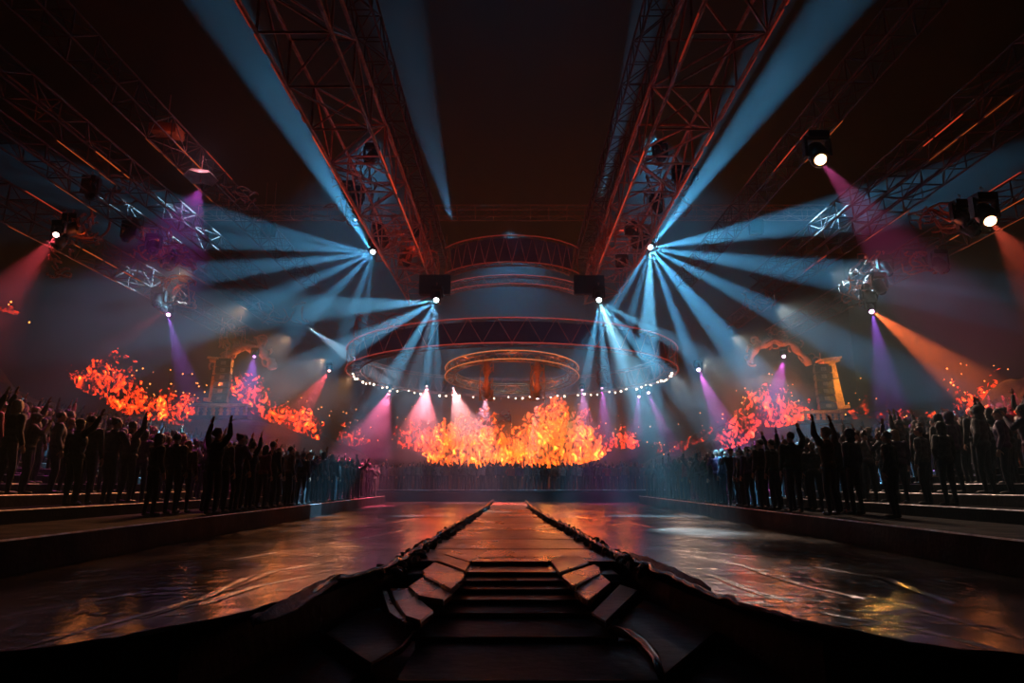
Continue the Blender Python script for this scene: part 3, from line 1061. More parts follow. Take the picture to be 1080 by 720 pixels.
FM = {
    'orange': flame_mat('orange fire', (.5, .022, .002), (1, .125, .010), (1, .34, .05), 8.5, 2.6, 0.14),
    'bright': flame_mat('bright yellow fire', (.85, .10, .006), (1, .34, .03), (1, .70, .22), 10.0, 2.3, 0.06),
    'ember': flame_mat('dim ember fire', (.4, .02, .004), (.9, .10, .01), (1, .3, .05), 2.2, 2.4, 0.15),
    'pink': flame_mat('pink lit fire', (.55, .03, .02), (1, .14, .06), (1, .38, .18), 6.0, 2.6, 0.14),
}


def fire(label, line, d, count0, mat, seed, light=None, thick=1.0, spread=1.2, embers=14):
    """line: picture points (x, y of base, y of tip) at distance d"""
    count = int(count0 * 1.8)
    r_ = random.Random(seed)
    mid = line[len(line) // 2]
    org = at(mid[0], mid[1], d)
    root = empty('fire', org, label, 'fire', 'fires burning around the hall')
    mb = MB()
    k = d / F
    for i in range(count):
        t = (i + r_.random()) / count * (len(line) - 1)
        a = min(int(t), len(line) - 2); t -= a
        x = line[a][0] * (1 - t) + line[a + 1][0] * t
        yb = line[a][1] * (1 - t) + line[a + 1][1] * t
        yt = line[a][2] * (1 - t) + line[a + 1][2] * t
        hfrac = r_.choice((1, .95, .8, .7, .6, .5, .4))
        dd = d + r_.uniform(-spread, spread)
        b = at(x, yb + 2, dd)
        top = at(x + r_.uniform(-5, 5), yb + (yt - yb) * hfrac, dd)
        H = max((top.z - b.z), .3)
        W_ = H * r_.uniform(.09, .18) * thick + .16
        n, m_ = 9, 14
        ph, ph2, tw = r_.uniform(0, 9), r_.uniform(0, 9), r_.uniform(-1, 1)
        rings = []
        for j in range(m_ + 1):
            s = j / m_
            rr = W_ * (math.sin(min(1, s * 1.25 + .22) * PI * .5 + (.0 if s < .6 else 0)) if s < .5 else max(0.02, (1 - (s - .5) * 2) ** .8)) * (1 + .45 * math.sin(s * 11 + ph) * s)
            cx_ = b.x + (top.x - b.x) * s + math.sin(s * 6 + ph) * W_ * .9 * s + math.sin(s * 15 + ph2) * W_ * .35 * s
            cy_ = dd + math.cos(s * 5 + ph2) * W_ * .7 * s
            cz_ = b.z + H * s
            rings.append([Vector((cx_ + math.cos(q * 2 * PI / n + tw * s * 4) * rr * (1 + .35 * math.sin(3 * q + s * 7 + ph)),
                                  cy_ + math.sin(q * 2 * PI / n + tw * s * 4) * rr, cz_ + .12 * math.sin(q * 2.5 + ph) * rr)) - org for q in range(n)])
        vv = [p for ring_ in rings for p in ring_]
        ff = [(j * n + q, j * n + (q + 1) % n, (j + 1) * n + (q + 1) % n, (j + 1) * n + q) for j in range(m_) for q in range(n)]
        ff += [tuple(range(n))[::-1], tuple(m_ * n + q for q in range(n))]
        mb.add(vv, ff)
    mb.build('flames', FM[mat], root, True)
    em = MB()
    for i in range(embers):
        l = line[r_.randrange(len(line))]
        p = at(l[0] + r_.uniform(-14, 14), l[2] + r_.uniform(-14, 18), d + r_.uniform(-1, 1)) - org
        em.ball(p, (r_.uniform(.02, .045),) * 3, 5, 4)
    o = em.build('embers', glow('glowing ember ' + str(seed), (1, .3, .05), 4), root)
    o['kind'] = 'stuff'
    if light:
        for (x, y, dz, pw, c) in light:
            point(at(x, y, dz), pw * 1.3, c, 0.5)
    return root


OC = (1, .28, .05); YC = (1, .42, .10)
fire('tall ragged orange fire on the left rocks', [(80, 408, 382), (104, 416, 376), (120, 428, 366), (134, 434, 376), (150, 440, 400), (176, 442, 410), (204, 440, 412)], 41, 60, 'orange', 1,
     [(120, 382, 40, 2500, OC), (160, 405, 39, 2000, OC)], .9)
fire('orange fire sloping down from the left archway', [(246, 408, 388), (256, 424, 392), (272, 436, 396), (290, 444, 420), (312, 452, 424), (336, 462, 432)], 43, 70, 'orange', 2,
     [(258, 388, 42, 3500, OC), (300, 414, 42, 3500, OC)])
fire('separate orange bonfire left of the centre fires', [(418, 470, 450), (432, 472, 438), (441, 474, 430), (452, 474, 446), (462, 478, 452)], 52, 34, 'orange', 3, [(438, 455, 50, 900, YC)])
fire('broad yellow fire under the left half of the glowing ring', [(452, 486, 450), (476, 490, 436), (498, 492, 426), (520, 492, 432), (540, 492, 450)], 53, 60, 'bright', 4,
     [(475, 465, 51, 1500, YC), (510, 465, 51, 1500, YC)])
fire('brightest yellow fire under the right half of the glowing ring', [(548, 492, 450), (568, 492, 428), (586, 490, 406), (602, 488, 422), (616, 486, 434), (632, 482, 450)], 53, 64, 'bright', 5,
     [(575, 465, 51, 5000, YC), (600, 450, 51, 5000, YC)])
fire('narrow orange fire right of the centre fires', [(638, 474, 458), (650, 472, 446), (662, 470, 446), (672, 472, 456)], 52, 30, 'orange', 6, [(655, 460, 50, 800, OC)])
fire('pinkish fire on the slope left of the right carved arch', [(760, 472, 446), (772, 470, 432), (784, 466, 428), (796, 456, 424)], 42, 36, 'pink', 7, [(775, 450, 41, 500, (1, .2, .08))])
fire('intense orange fire under the right carved arch', [(790, 446, 412), (804, 448, 402), (820, 448, 404), (834, 446, 412), (850, 444, 418)], 41.5, 56, 'orange', 8,
     [(808, 398, 40.5, 4500, OC), (835, 406, 40.5, 3500, OC), (776, 425, 41, 2500, (1, .14, .06))])
fire('curling orange fire on the far right rocks', [(1006, 420, 392), (1012, 430, 398), (1020, 440, 408), (1030, 434, 412), (1040, 424, 400), (1050, 412, 388)], 35, 40, 'orange', 10,
     [(1015, 388, 34, 2000, OC), (1048, 384, 34, 2000, OC)], .7)
fire('low dim fire along the rocks right of the amber pillar', [(900, 440, 424), (918, 438, 410), (935, 440, 418), (955, 446, 430), (980, 448, 436), (1000, 446, 428)], 41, 30, 'ember', 11)
fire('low dim fire behind the crowd at left centre', [(356, 466, 446), (372, 468, 440), (388, 470, 452)], 50, 16, 'ember', 12)
fire('low red fire behind the crowd at right centre', [(690, 476, 462), (712, 474, 458), (734, 472, 456), (750, 472, 446)], 50, 24, 'ember', 13)
fire('dim fire on the dark rocks at the left edge', [(4, 330, 322), (14, 328, 318), (22, 334, 322)], 30, 10, 'ember', 14, embers=4)
fire('low dim fire beside the left pillar', [(176, 444, 404), (190, 446, 402), (206, 440, 408)], 42, 20, 'ember', 15)

# soft smoke puffs over the fires and the ring, each a body of thicker haze
SMOKE = [
 (at(500, 452, 50.5), (6.5, 2.2, 3.6), .055, 'warm smoke hanging over the left half of the centre fires'),
 (at(592, 446, 50.5), (5.5, 2.2, 4.2), .055, 'warm smoke hanging over the right half of the centre fires'),
 (at(430, 372, 36), (3.6, 2.4, 1.9), .05, 'pale pinkish smoke drifting at the left end of the big ring'),
 (at(440, 425, 42), (4.6, 2.4, 2.6), .04, 'pale smoke between the ring and the left centre crowd'),
 (at(640, 420, 42), (4.2, 2.4, 2.8), .035, 'bluish smoke right of the ring under the right lamps'),
 (at(300, 420, 39), (3.4, 2.0, 1.8), .04, 'smoke drifting over the fire by the left archway'),
 (at(800, 420, 39), (3.4, 2.0, 2.0), .04, 'smoke drifting over the fire under the right arch'),
]
sm_r = random.Random(4)
for c, r, dens, lab in SMOKE:
    mm, nt_, out_ = new_mat('smoke')
    q_ = nt_.nodes.new('ShaderNodeVolumeScatter')
    q_.inputs['Color'].default_value = (.95, .95, 1, 1); q_.inputs['Density'].default_value = dens; q_.inputs['Anisotropy'].default_value = .1
    nt_.links.new(q_.outputs[0], out_.inputs['Volume'])
    mb = MB()
    mb.ball((0, 0, 0), r, 40, 24)
    ph = sm_r.uniform(0, 50)
    mb.v = [tuple(Vector(v) * (1 + .38 * mnoise.fractal(Vector((v[0] / r[0] * 1.3 + ph, v[1] / r[1] * 1.3, v[2] / r[2] * 1.3)), 1, 2, 3))) for v in mb.v]
    o = mb.build('smoke', mm, smooth=True); o.location = c
    tag(o, lab, 'smoke', 'smoke drifting through the lights', 'stuff')
# ------------------------------------------------------------------ people
def remesh(mb, voxel, ratio, smooth=4):
    me = bpy.data.meshes.new('tmp')
    me.from_pydata(mb.v, [], mb.f); me.update()
    o = bpy.data.objects.new('tmp', me)
    col.objects.link(o)
    m1 = o.modifiers.new('r', 'REMESH'); m1.mode = 'VOXEL'; m1.voxel_size = voxel
    m2 = o.modifiers.new('s', 'SMOOTH'); m2.iterations = smooth; m2.factor = .5
    m3 = o.modifiers.new('d', 'DECIMATE'); m3.ratio = ratio
    dg = bpy.context.evaluated_depsgraph_get()
    out = bpy.data.meshes.new_from_object(o.evaluated_get(dg))
    bpy.data.objects.remove(o); bpy.data.meshes.remove(me)
    out.polygons.foreach_set('use_smooth', [True] * len(out.polygons))
    return out


def limb(mb, a, b, ra, rb, n=10):
    a, b = Vector(a), Vector(b)
    mb.tube([a.lerp(b, t) for t in (0, .25, .5, .75, 1)], [ra, ra * 1.04 * .75 + rb * .25, (ra + rb) / 2 * 1.02, ra * .25 + rb * .75, rb], n)
    mb.ball(a, ra, 10, 7); mb.ball(b, rb, 10, 7)


def hand(mb, wr, d, nrm, side, curl):
    d = Vector(d).normalized(); nrm = Vector(nrm).normalized()
    s = d.cross(nrm).normalized() * side
    nrm = s.cross(d).normalized() * side
    R = Matrix((s, nrm, d)).transposed()
    c = wr + d * .055
    mb.ball(c, (.042, .018, .055), 10, 7, R)
    for k, (off, ln) in enumerate(((-.031, .068), (-.010, .080), (.011, .076), (.031, .060))):
        p0 = wr + d * .09 + s * off
        p1 = p0 + (d * math.cos(curl * .5) + nrm * math.sin(curl * .5) + s * off * 2) * ln * .5
        p2 = p1 + (d * math.cos(curl * 1.3) + nrm * math.sin(curl * 1.3) + s * off * 2) * ln * .5
        mb.tube([p0, p1, p2], [.0095, .009, .0075], 7)
        mb.ball(p2, .0078, 6, 5)
    p0 = wr + d * .035 - s * .035
    p1 = p0 + (d * .6 - s * .8 + nrm * .3) * .045
    p2 = p1 + (d * .9 - s * .35 + nrm * .3) * .03
    mb.tube([p0, p1, p2], [.013, .011, .009], 7); mb.ball(p2, .009, 6, 5)


def mirror(p, s): return Vector((p[0] * s, p[1], p[2]))

ARM = {  # elbow, wrist, hand direction, palm normal, curl
    'down': ((.245, -.03, 1.14), (.265, .05, .90), (.05, .2, -1), (-1, 0, 0), .5),
    'up': ((.29, .05, 1.62), (.25, .08, 1.87), (-.1, .1, 1), (0, 1, 0), .3),
    'wide': ((.40, .03, 1.55), (.50, .08, 1.78), (.3, .1, 1), (0, 1, 0), .25),
    'clap': ((.27, .10, 1.20), (.06, .30, 1.30), (-.25, .6, .8), (-1, .2, 0), .2),
    'phone': ((.26, .14, 1.28), (.10, .30, 1.52), (0, .15, 1), (0, 1, 0), 1.0),
    'fist': ((.28, .08, 1.60), (.20, .14, 1.84), (0, .1, 1), (0, 1, 0), 1.5),
    'hip': ((.36, -.08, 1.16), (.20, .04, 1.00), (-.7, .5, -.4), (0, 0, 1), .8),
}


def person_mesh(la, ra, stance=0.0, lean=0.0, head_turn=0.0, heavy=1.0):
    """returns body, jacket meshes; faces +y; feet at z = 0"""
    mb, jk = MB(), MB()
    h = heavy
    sway = Vector((stance * .03, 0, 0))
    pel = Vector((0, 0, .96)) + sway
    chest = Vector((0, .02 + lean, 1.28)) + sway
    neck = Vector((0, .0 + lean * 1.4, 1.47)) + sway * .6
    head = Vector((0, .025 + lean * 1.7, 1.625)) + sway * .4
    mb.ball(pel, (.165 * h, .115 * h, .13), 14, 9)
    mb.ball(Vector((0, .01 + lean * .5, 1.12)) + sway, (.145 * h, .10 * h, .15), 14, 9)
    mb.ball(chest, (.175 * h, .115 * h, .18), 14, 9)
    mb.ball(Vector((0, lean * 1.2, 1.405)) + sway, (.17, .08, .06), 14, 7)
    mb.tube([neck - Vector((0, 0, .06)), head - Vector((0, .012, .04))], [.058, .052], 10)
    # trousers/legs
    for s in (-1, 1):
        hip = mirror((.085, 0, .92), s) + sway
        kn = mirror((.10 + .02 * stance, .03 + .04 * s * stance, .50), s)
        an = mirror((.11 + .03 * stance, -.02 + .05 * s * stance, .09), s)
        limb(mb, hip, kn, .088 * h, .058)
        limb(mb, kn, an, .057, .042)
        mb.ball(kn.lerp(an, .3) + Vector((0, -.018, 0)), (.05, .052, .10), 10, 7)
        mb.ball(an + Vector((0, .065, -.048)), (.048, .125, .042), 12, 7)
    # head
    Rz = Matrix.Rotation(head_turn, 3, 'Z')
    mb.ball(head + Vector((0, -.01, .02)), (.076, .095, .095), 16, 11, Rz)
    mb.ball(head + Rz @ Vector((0, .018, -.045)), (.058, .07, .068), 14, 9, Rz)
    mb.ball(head + Rz @ Vector((0, .098, -.012)), (.013, .018, .026), 8, 6, Rz)
    mb.ball(head + Rz @ Vector((0, .082, -.062)), (.024, .012, .010), 8, 6, Rz)
    for s in (-1, 1):
        mb.ball(head + Rz @ Vector((s * .079, -.008, -.005)), (.010, .022, .032), 8, 6, Rz)
        mb.ball(head + Rz @ Vector((s * .030, .082, .020)), (.020, .012, .008), 8, 6, Rz)
    # jacket body
    e = .022
    jk.ball(Vector((0, 0, .99)) + sway, (.165 * h + e, .118 * h + e, .10), 14, 9)
    jk.ball(Vector((0, .01 + lean * .5, 1.13)) + sway, (.152 * h + e, .105 * h + e, .16), 14, 9)
    jk.ball(chest, (.178 * h + e, .118 * h + e, .175 + e * .5), 14, 9)
    jk.ball(Vector((0, lean * 1.2, 1.405)) + sway, (.175 + e, .08 + e, .062 + e * .5), 14, 7)
    jk.tube([neck - Vector((0, 0, .06)), neck + Vector((0, 0, .035))], [.085, .072], 12)
    for s, arm in ((-1, la), (1, ra)):
        el, wr, hd, pn_, curl = ARM[arm]
        sh = mirror((.195 * (1 + (h - 1) * .5), lean * 1.2, 1.41), s) + sway
        if arm in ('up', 'wide', 'fist'): sh.z += .03
        el = mirror(el, s) + sway + Vector((0, lean, 0)); wr = mirror(wr, s) + sway + Vector((0, lean, 0))
        limb(mb, sh, el, .055, .040)
        limb(mb, el, wr, .040, .027)
        hand(mb, wr, mirror(hd, s), mirror(pn_, s), s, curl)
        limb(jk, sh, el, .055 + e, .044 + e * .8)
        limb(jk, el, el.lerp(wr, .88), .044 + e * .8, .034 + e * .5)
    body = remesh(mb, .0085, .16)
    jac = remesh(jk, .014, .30)
    return body, jac, head, Rz


def hair_mesh(head, Rz, kind):
    mb = MB()
    def B(c, r): mb.ball(head + Rz @ Vector(c), r, 14, 9, Rz)
    if kind == 'short':
        B((0, -.022, .035), (.085, .098, .095))
    elif kind == 'long':
        B((0, -.022, .035), (.088, .102, .098)); B((0, -.065, -.06), (.085, .055, .13)); B((0, -.07, -.15), (.075, .04, .10))
        B((.07, -.02, -.04), (.02, .05, .09)); B((-.07, -.02, -.04), (.02, .05, .09))
    elif kind == 'bun':
        B((0, -.022, .035), (.085, .098, .095)); B((0, -.09, .10), (.042, .042, .042))
    elif kind == 'curly':
        rr = random.Random(3)
        for _ in range(40):
            a, b = rr.uniform(0, 2 * PI), rr.uniform(-.3, 1.4)
            if math.sin(a) > .3 and b < .7: continue
            B((math.cos(a) * math.cos(b) * .085, math.sin(a) * math.cos(b) * .09 - .02, math.sin(b) * .09 + .03), (.034, .034, .034))
        B((0, -.022, .035), (.088, .10, .10))
    elif kind == 'cap':
        B((0, -.015, .048), (.087, .102, .080)); mb.ball(head + Rz @ Vector((0, .10, .055)), (.065, .06, .010), 12, 6, Rz)
    elif kind == 'hood':
        B((0, -.03, .03), (.108, .115, .125)); B((0, -.05, -.09), (.10, .085, .08)); 
    me = remesh(mb, .012, .35, 2)
    # open the face side
    bm = bmesh.new(); bm.from_mesh(me)
    inv = Rz.inverted()
    dele = []
    lim = {'short': .045, 'long': .05, 'bun': .045, 'curly': .06, 'cap': 9, 'hood': .055}[kind]
    zt = {'short': .055, 'long': .05, 'bun': .055, 'curly': .06, 'cap': 9, 'hood': .075}[kind]
    for v in bm.verts:
        q = inv @ (v.co - head)
        if q.y > lim and q.z < zt: dele.append(v)
        elif kind == 'cap' and q.z < .015: dele.append(v)
    bmesh.ops.delete(bm, geom=dele, context='VERTS')
    bm.to_mesh(me); bm.free()
    return me


M['skin'] = surf('skin', (.42, .24, .17), (.36, .2, .14), 10, .45, .55)
M['skin2'] = surf('dark skin', (.16, .085, .055), (.12, .065, .045), 10, .45, .55)
M['trouser'] = surf('dark denim', (.025, .03, .045), (.015, .018, .03), 30, .8, .9, 0, .12, 80)
M['shoe'] = surf('dark shoe leather', (.02, .02, .02), (.012, .012, .012), 20, .4, .6)
HAIRM = [surf('black hair', (.02, .016, .014), (.01, .008, .008), 40, .35, .5, 0, .6, 90), surf('brown hair', (.07, .035, .02), (.04, .02, .012), 40, .35, .5, 0, .6, 90),
         surf('blond hair', (.35, .24, .12), (.22, .14, .07), 40, .35, .5, 0, .6, 90), surf('grey knit', (.16, .16, .17), (.10, .10, .11), 40, .7, .9, 0, .6, 90)]
JACK = [('black', (.018, .018, .022)), ('charcoal', (.05, .05, .055)), ('navy', (.018, .028, .07)), ('dark red', (.20, .015, .02)), ('dark green', (.02, .05, .03)),
        ('brown', (.09, .045, .025)), ('grey', (.16, .16, .17)), ('purple', (.07, .02, .10))]
JM = {n: surf(n + ' jacket cloth', c, tuple(x * .6 for x in c), 14, .6, .8, 0, .15, 30) for n, c in JACK}

VAR = []
specs = [('down', 'down', 0, 0, 0, 1.0, 'short'), ('up', 'down', .6, .02, .2, 1.0, 'long'), ('up', 'up', 0, 0, 0, .95, 'curly'), ('phone', 'phone', .3, .03, 0, 1.05, 'cap'),
         ('clap', 'clap', -.4, .03, -.3, .95, 'bun'), ('down', 'fist', .5, 0, .3, 1.1, 'short'), ('wide', 'wide', 0, -.02, 0, 1.0, 'long'), ('hip', 'down', -.8, 0, -.5, 1.05, 'hood'),
         ('phone', 'down', .4, .02, .1, .93, 'long'), ('down', 'wide', .2, 0, .2, 1.1, 'cap')]
POSE = ['arms hanging', 'left arm raised', 'both arms raised', 'both hands held up in front of the face', 'hands clapping', 'right fist raised', 'both arms spread high', 'one hand on the hip',
        'left hand held up', 'right arm spread high']
HAIRW = {'short': 'short hair', 'long': 'long hair', 'bun': 'hair in a bun', 'curly': 'curly hair', 'cap': 'cap', 'hood': 'hood up'}
for k, (la, ra, stc, ln, ht, hv, hair) in enumerate(specs):
    body, jac, head, Rz = person_mesh(la, ra, stc, ln, ht, hv)
    nv = len(body.vertices)
    body.materials.append(M['trouser']); body.materials.append(M['skin']); body.materials.append(M['shoe'])
    pc = np.empty(len(body.polygons) * 3); body.polygons.foreach_get('center', pc); pc = pc.reshape(-1, 3)
    mi = np.where((pc[:, 2] > 1.0) | (np.abs(pc[:, 0]) > .235), 1, np.where(pc[:, 2] < .085, 2, 0))
    body.polygons.foreach_set('material_index', mi.astype(np.int32))
    hm_ = hair_mesh(head, Rz, hair)
    hm_.polygons.foreach_set('use_smooth', [True] * len(hm_.polygons))
    hm_.materials.append(HAIRM[0]); jac.materials.append(JM['black'])
    VAR.append((body, jac, hm_, hair, POSE[k]))

# where everybody stands -------------------------------------------------
spots = []   # (x, y, z, zone, row)
cr_ = random.Random(21)
for side in (-1, 1):
    for row in range(NSTEP + 2):
        if row < 2: s, z = (.55, 1.45)[row], 0.4
        else:
            s = FIRST + (row - 2) * SD + .55; z = 0.4 + SH * (row - 1)
        y = 9.6 + cr_.random()
        gap = 0.74
        while y < 40.3:
            yy = y + cr_.uniform(-.12, .12)
            x = side * (kx(yy) + s + cr_.uniform(-.12, .12))
            sparse = yy < 15.5 and row < 3 and cr_.random() < (.45 if row < 2 else .3)
            if row < 3 and yy < 13.2 - row * .4: sparse = True
            px_ = proj((x, yy, z + 1.5))
            if not sparse and -25 < px_[0] < 1105:
                spots.append((x, yy, z, side, row))
            y += gap * cr_.uniform(.8, 1.25) * (1 if row < 5 else 1.1)
for row in range(5):
    x = -11.2 + cr_.random() * .3
    while x < 11.2:
        spots.append((x + cr_.uniform(-.1, .1), 46.5 + row * .85 + cr_.uniform(-.15, .15), .72, 0, row))
        x += cr_.uniform(.52, .68)

def rank(s):
    if s[3] == 0: return 0 if s[4] == 0 else 99
    return 1 + s[1] + s[4] * 0.9
near = sorted(spots, key=rank)
chosen = near[:296]
rest = near[296:]
SIDE = {-1: 'left', 1: 'right', 0: 'back'}
ROWN = ['front', 'second', 'third', 'fourth', 'fifth', 'sixth', 'seventh', 'eighth', 'ninth', 'tenth', 'eleventh', 'twelfth']
ORD = ROWN[1:]
def ordinal(n):
    one = {1: 'first', 2: 'second', 3: 'third', 5: 'fifth', 8: 'eighth', 9: 'ninth', 12: 'twelfth'}
    tens = {2: 'twenty', 3: 'thirty', 4: 'forty', 5: 'fifty'}
    base = ['', 'first', 'second', 'third', 'fourth', 'fifth', 'sixth', 'seventh', 'eighth', 'ninth', 'tenth', 'eleventh', 'twelfth', 'thirteenth', 'fourteenth', 'fifteenth', 'sixteenth', 'seventeenth', 'eighteenth', 'nineteenth']
    if n < 20: return base[n]
    t, u = divmod(n, 10)
    return (tens[t] + '-' + base[u]) if u else {2: 'twentieth', 3: 'thirtieth', 4: 'fortieth', 5: 'fiftieth'}[t]

byrow = {}
for s in chosen: byrow.setdefault((s[3], s[4]), []).append(s)
count_p = 0
for (side, row), lst in sorted(byrow.items()):
    lst.sort(key=lambda s: s[1] if side else s[0])
    for i, (x, y, z, _, _) in enumerate(lst):
        k = cr_.choice((0, 0, 0, 1, 2, 3, 4, 5, 6, 7, 7, 8, 9, 0, 4)) if side else cr_.choice((0, 0, 0, 4, 3, 7, 0, 5))
        body, jac, hm_, hair, pose = VAR[k]
        jn = cr_.choice(('black', 'black', 'charcoal', 'navy', 'black', 'dark green', 'brown', 'grey', 'purple', 'dark red', 'charcoal'))
        if side: lab = 'person in %s jacket, %s, %s, %s from the near end of the %s terrace %s row' % (jn, HAIRW[hair], pose, ordinal(i + 1), SIDE[side], ROWN[row])
        else: lab = 'person in %s jacket, %s, %s from the left in the back platform front row' % (jn, HAIRW[hair], ordinal(i + 1))
        wds = lab.split()
        if len(wds) > 16:
            lab = 'person in %s jacket, %s, %s from near end, %s terrace %s row' % (jn, pose, ordinal(i + 1), SIDE[side], ROWN[row])
            if len(lab.split()) > 16:
                lab = 'person, %s jacket, %s, %s from near end, %s terrace %s row' % (jn, pose, ordinal(i + 1), SIDE[side], ROWN[row])
            if len(lab.split()) > 16:
                lab = 'person, %s jacket, %s, %s from near end, %s terrace %s row' % (jn, HAIRW[hair], ordinal(i + 1), SIDE[side], ROWN[row])
        o = bpy.data.objects.new('person', body)
        col.objects.link(o)
        sc_ = cr_.uniform(.93, 1.06)
        o.location = (x, y, z - .003)
        o.scale = (sc_,) * 3
        o.rotation_euler = (0, 0, (math.atan2(x, 50 - y) * .55 + (-.25 * -side if side else 0) + cr_.uniform(-.5, .5)) if side else cr_.uniform(-.4, .4) + (PI if False else 0))
        tag(o, lab, 'person', 'crowd on the %s %s' % (SIDE[side], 'terrace' if side else 'platform'))
        o.material_slots[1].link = 'OBJECT'
        o.material_slots[1].material = M['skin2'] if cr_.random() < .3 else M['skin']
        hobj = link({'cap': 'cap', 'hood': 'hood'}.get(hair, 'hair'), hm_, None, o)
        hobj.material_slots[0].link = 'OBJECT'
        hobj.material_slots[0].material = JM[jn] if hair == 'hood' else HAIRM[cr_.choice((0, 0, 1, 1, 2, 3))]
        jobj = link('jacket', jac, None, o)
        jobj.material_slots[0].link = 'OBJECT'
        jobj.material_slots[0].material = JM[jn]
        count_p += 1

# the uncountable rest of the crowd, one mesh
LOW = []
for body, jac, hm_, hair, pose in VAR:
    bm = bmesh.new()
    for me in (body, jac, hm_): bm.from_mesh(me)
    t = bpy.data.meshes.new('t'); bm.to_mesh(t); bm.free()
    o = bpy.data.objects.new('t', t); col.objects.link(o)
    md = o.modifiers.new('d', 'DECIMATE'); md.ratio = 900 / len(t.polygons)
    out = bpy.data.meshes.new_from_object(o.evaluated_get(bpy.context.evaluated_depsgraph_get()))
    bpy.data.objects.remove(o)
    v = np.empty(len(out.vertices) * 3); out.vertices.foreach_get('co', v)
    f = [tuple(p.vertices) for p in out.polygons]
    LOW.append((v.reshape(-1, 3), f))
VV, FF, off, MI = [], [], 0, []
for x, y, z, side, row in rest:
    v, f = LOW[cr_.choice((0, 0, 0, 1, 2, 3, 4, 5, 6, 7, 8, 9, 4, 7))]
    a = (math.atan2(x, 50 - y) * .55 + cr_.uniform(-.5, .5)) if side else cr_.uniform(-.4, .4)
    s = cr_.uniform(.93, 1.06)
    R = np.array([[math.cos(a), -math.sin(a), 0], [math.sin(a), math.cos(a), 0], [0, 0, 1]])
    VV.append((v * s) @ R.T + np.array([x, y, z]))
    FF += [tuple(i + off for i in q) for q in f]
    MI += [cr_.choice((0, 0, 0, 1, 2, 3))] * len(f)
    off += len(v)
me = bpy.data.meshes.new('crowd')
me.from_pydata(np.concatenate(VV).tolist(), [], FF)
for n_ in ('black', 'charcoal', 'navy', 'brown'): me.materials.append(JM[n_])
me.polygons.foreach_set('material_index', np.array(MI, dtype=np.int32))
o = link('crowd', me, None, smooth=True)
tag(o, 'dense dark standing crowd filling the rear rows of the terraces and platform', 'crowd', kind='stuff')
print('people', count_p, 'rest', len(rest))
# ------------------------------------------------------------------ unlit fixtures and cable tangles
r_ = random.Random(77)
GU = 'unlit stage lights clamped on the trusses'
TG = [
 # x, y, d, rx, ry, rz, n, label, fixtures
 (372, 205, 24, .8, .9, .9, 26, 'red-lit cable tangle inside the big left truss', 3),
 (424, 252, 27, 1.2, .8, .7, 34, 'red-lit cable tangle behind the left cyan lamp', 3),
 (442, 274, 28, .8, .6, .4, 18, 'small cable tangle just under the big left truss end', 1),
 (706, 195, 24, .8, .9, .9, 26, 'red-lit cable tangle inside the big right truss', 3),
 (660, 248, 27, 1.2, .8, .7, 34, 'red-lit cable tangle behind the right cyan lamp', 3),
 (640, 274, 28, .8, .6, .4, 18, 'small cable tangle just under the big right truss end', 1),
 (395, 170, 22, .5, .7, .6, 14, 'cable tangle high on the inner side of the big left truss', 1),
 (686, 160, 22, .5, .7, .6, 14, 'cable tangle high on the inner side of the big right truss', 1),
 (84, 240, 19, .6, .5, .35, 22, 'orange-lit cable tangle beside the left red lamp', 2),
 (165, 258, 23, .7, .5, .5, 24, 'orange-lit cable tangle over the low left truss', 2),
 (184, 272, 23, .6, .5, .3, 16, 'orange-lit cable tangle right of the low left truss', 1),
 (184, 308, 24, .6, .5, .5, 24, 'orange-lit cable tangle over the small magenta lamp', 2),
 (128, 200, 20, .5, .4, .3, 10, 'thin cable tangle on the upper left side truss', 1),
 (252, 208, 22, .5, .4, .3, 12, 'thin cable tangle right of the upper left magenta lamp', 0),
 (62, 276, 18, .25, .3, .4, 10, 'short cable tangle hanging below the left red lamp', 0),
 (1000, 230, 17, .8, .4, .28, 26, 'orange-lit cable tangle left of the far right red lamp', 2),
 (914, 278, 23, .5, .4, .3, 14, 'orange-lit cable tangle above the right purple lamp', 1),
 (906, 306, 22.5, .5, .4, .45, 22, 'orange-lit cable tangle hanging over the right purple lamp', 2),
 (976, 275, 20, .5, .4, .3, 10, 'thin cable tangle on the low right truss', 1),
 (410, 352, 34, 1.6, .8, .9, 40, 'pinkish cable tangle at the left end of the big ring', 2),
 (425, 372, 35, .8, .6, .5, 20, 'pinkish cable tangle below the left end of the big ring', 0),
 (636, 392, 35, .3, .4, .8, 18, 'vertical cable tangle at the right end of the small ring', 0),
 (532, 440, 38, .35, .3, .35, 16, 'small red cable tangle hanging between the two ring columns', 0),
 (246, 352, 34, .5, .4, .8, 16, 'reddish cable tangle rising over the left carved arch', 0),
 (800, 318, 30, .6, .4, .5, 14, 'dim cable tangle over the right carved arch', 0),
 (300, 330, 30, 1.1, .4, .4, 8, 'faint thin cables under the left cyan beams', 0),
]
for i, (x, y, d, rx, ry, rz, n, lab, nf) in enumerate(TG):
    c = at(x, y, d)
    cable_tangle(c, rx, ry, rz, n, 100 + i, lab, r=.028 if d < 26 else .032)
    for k in range(nf):
        q = c + Vector((r_.uniform(-rx, rx) * .8, r_.uniform(-ry, ry) - .6, r_.uniform(-rz, rz) * .6 - .3))
        stage_light(q, q + Vector((r_.uniform(-1, 1), -1 + r_.random(), -1.2)), 'unlit stage light %s %s' % (['before', 'beside', 'under'][k], lab.replace(' cable tangle', ' tangle')), GU, None, 1.25)

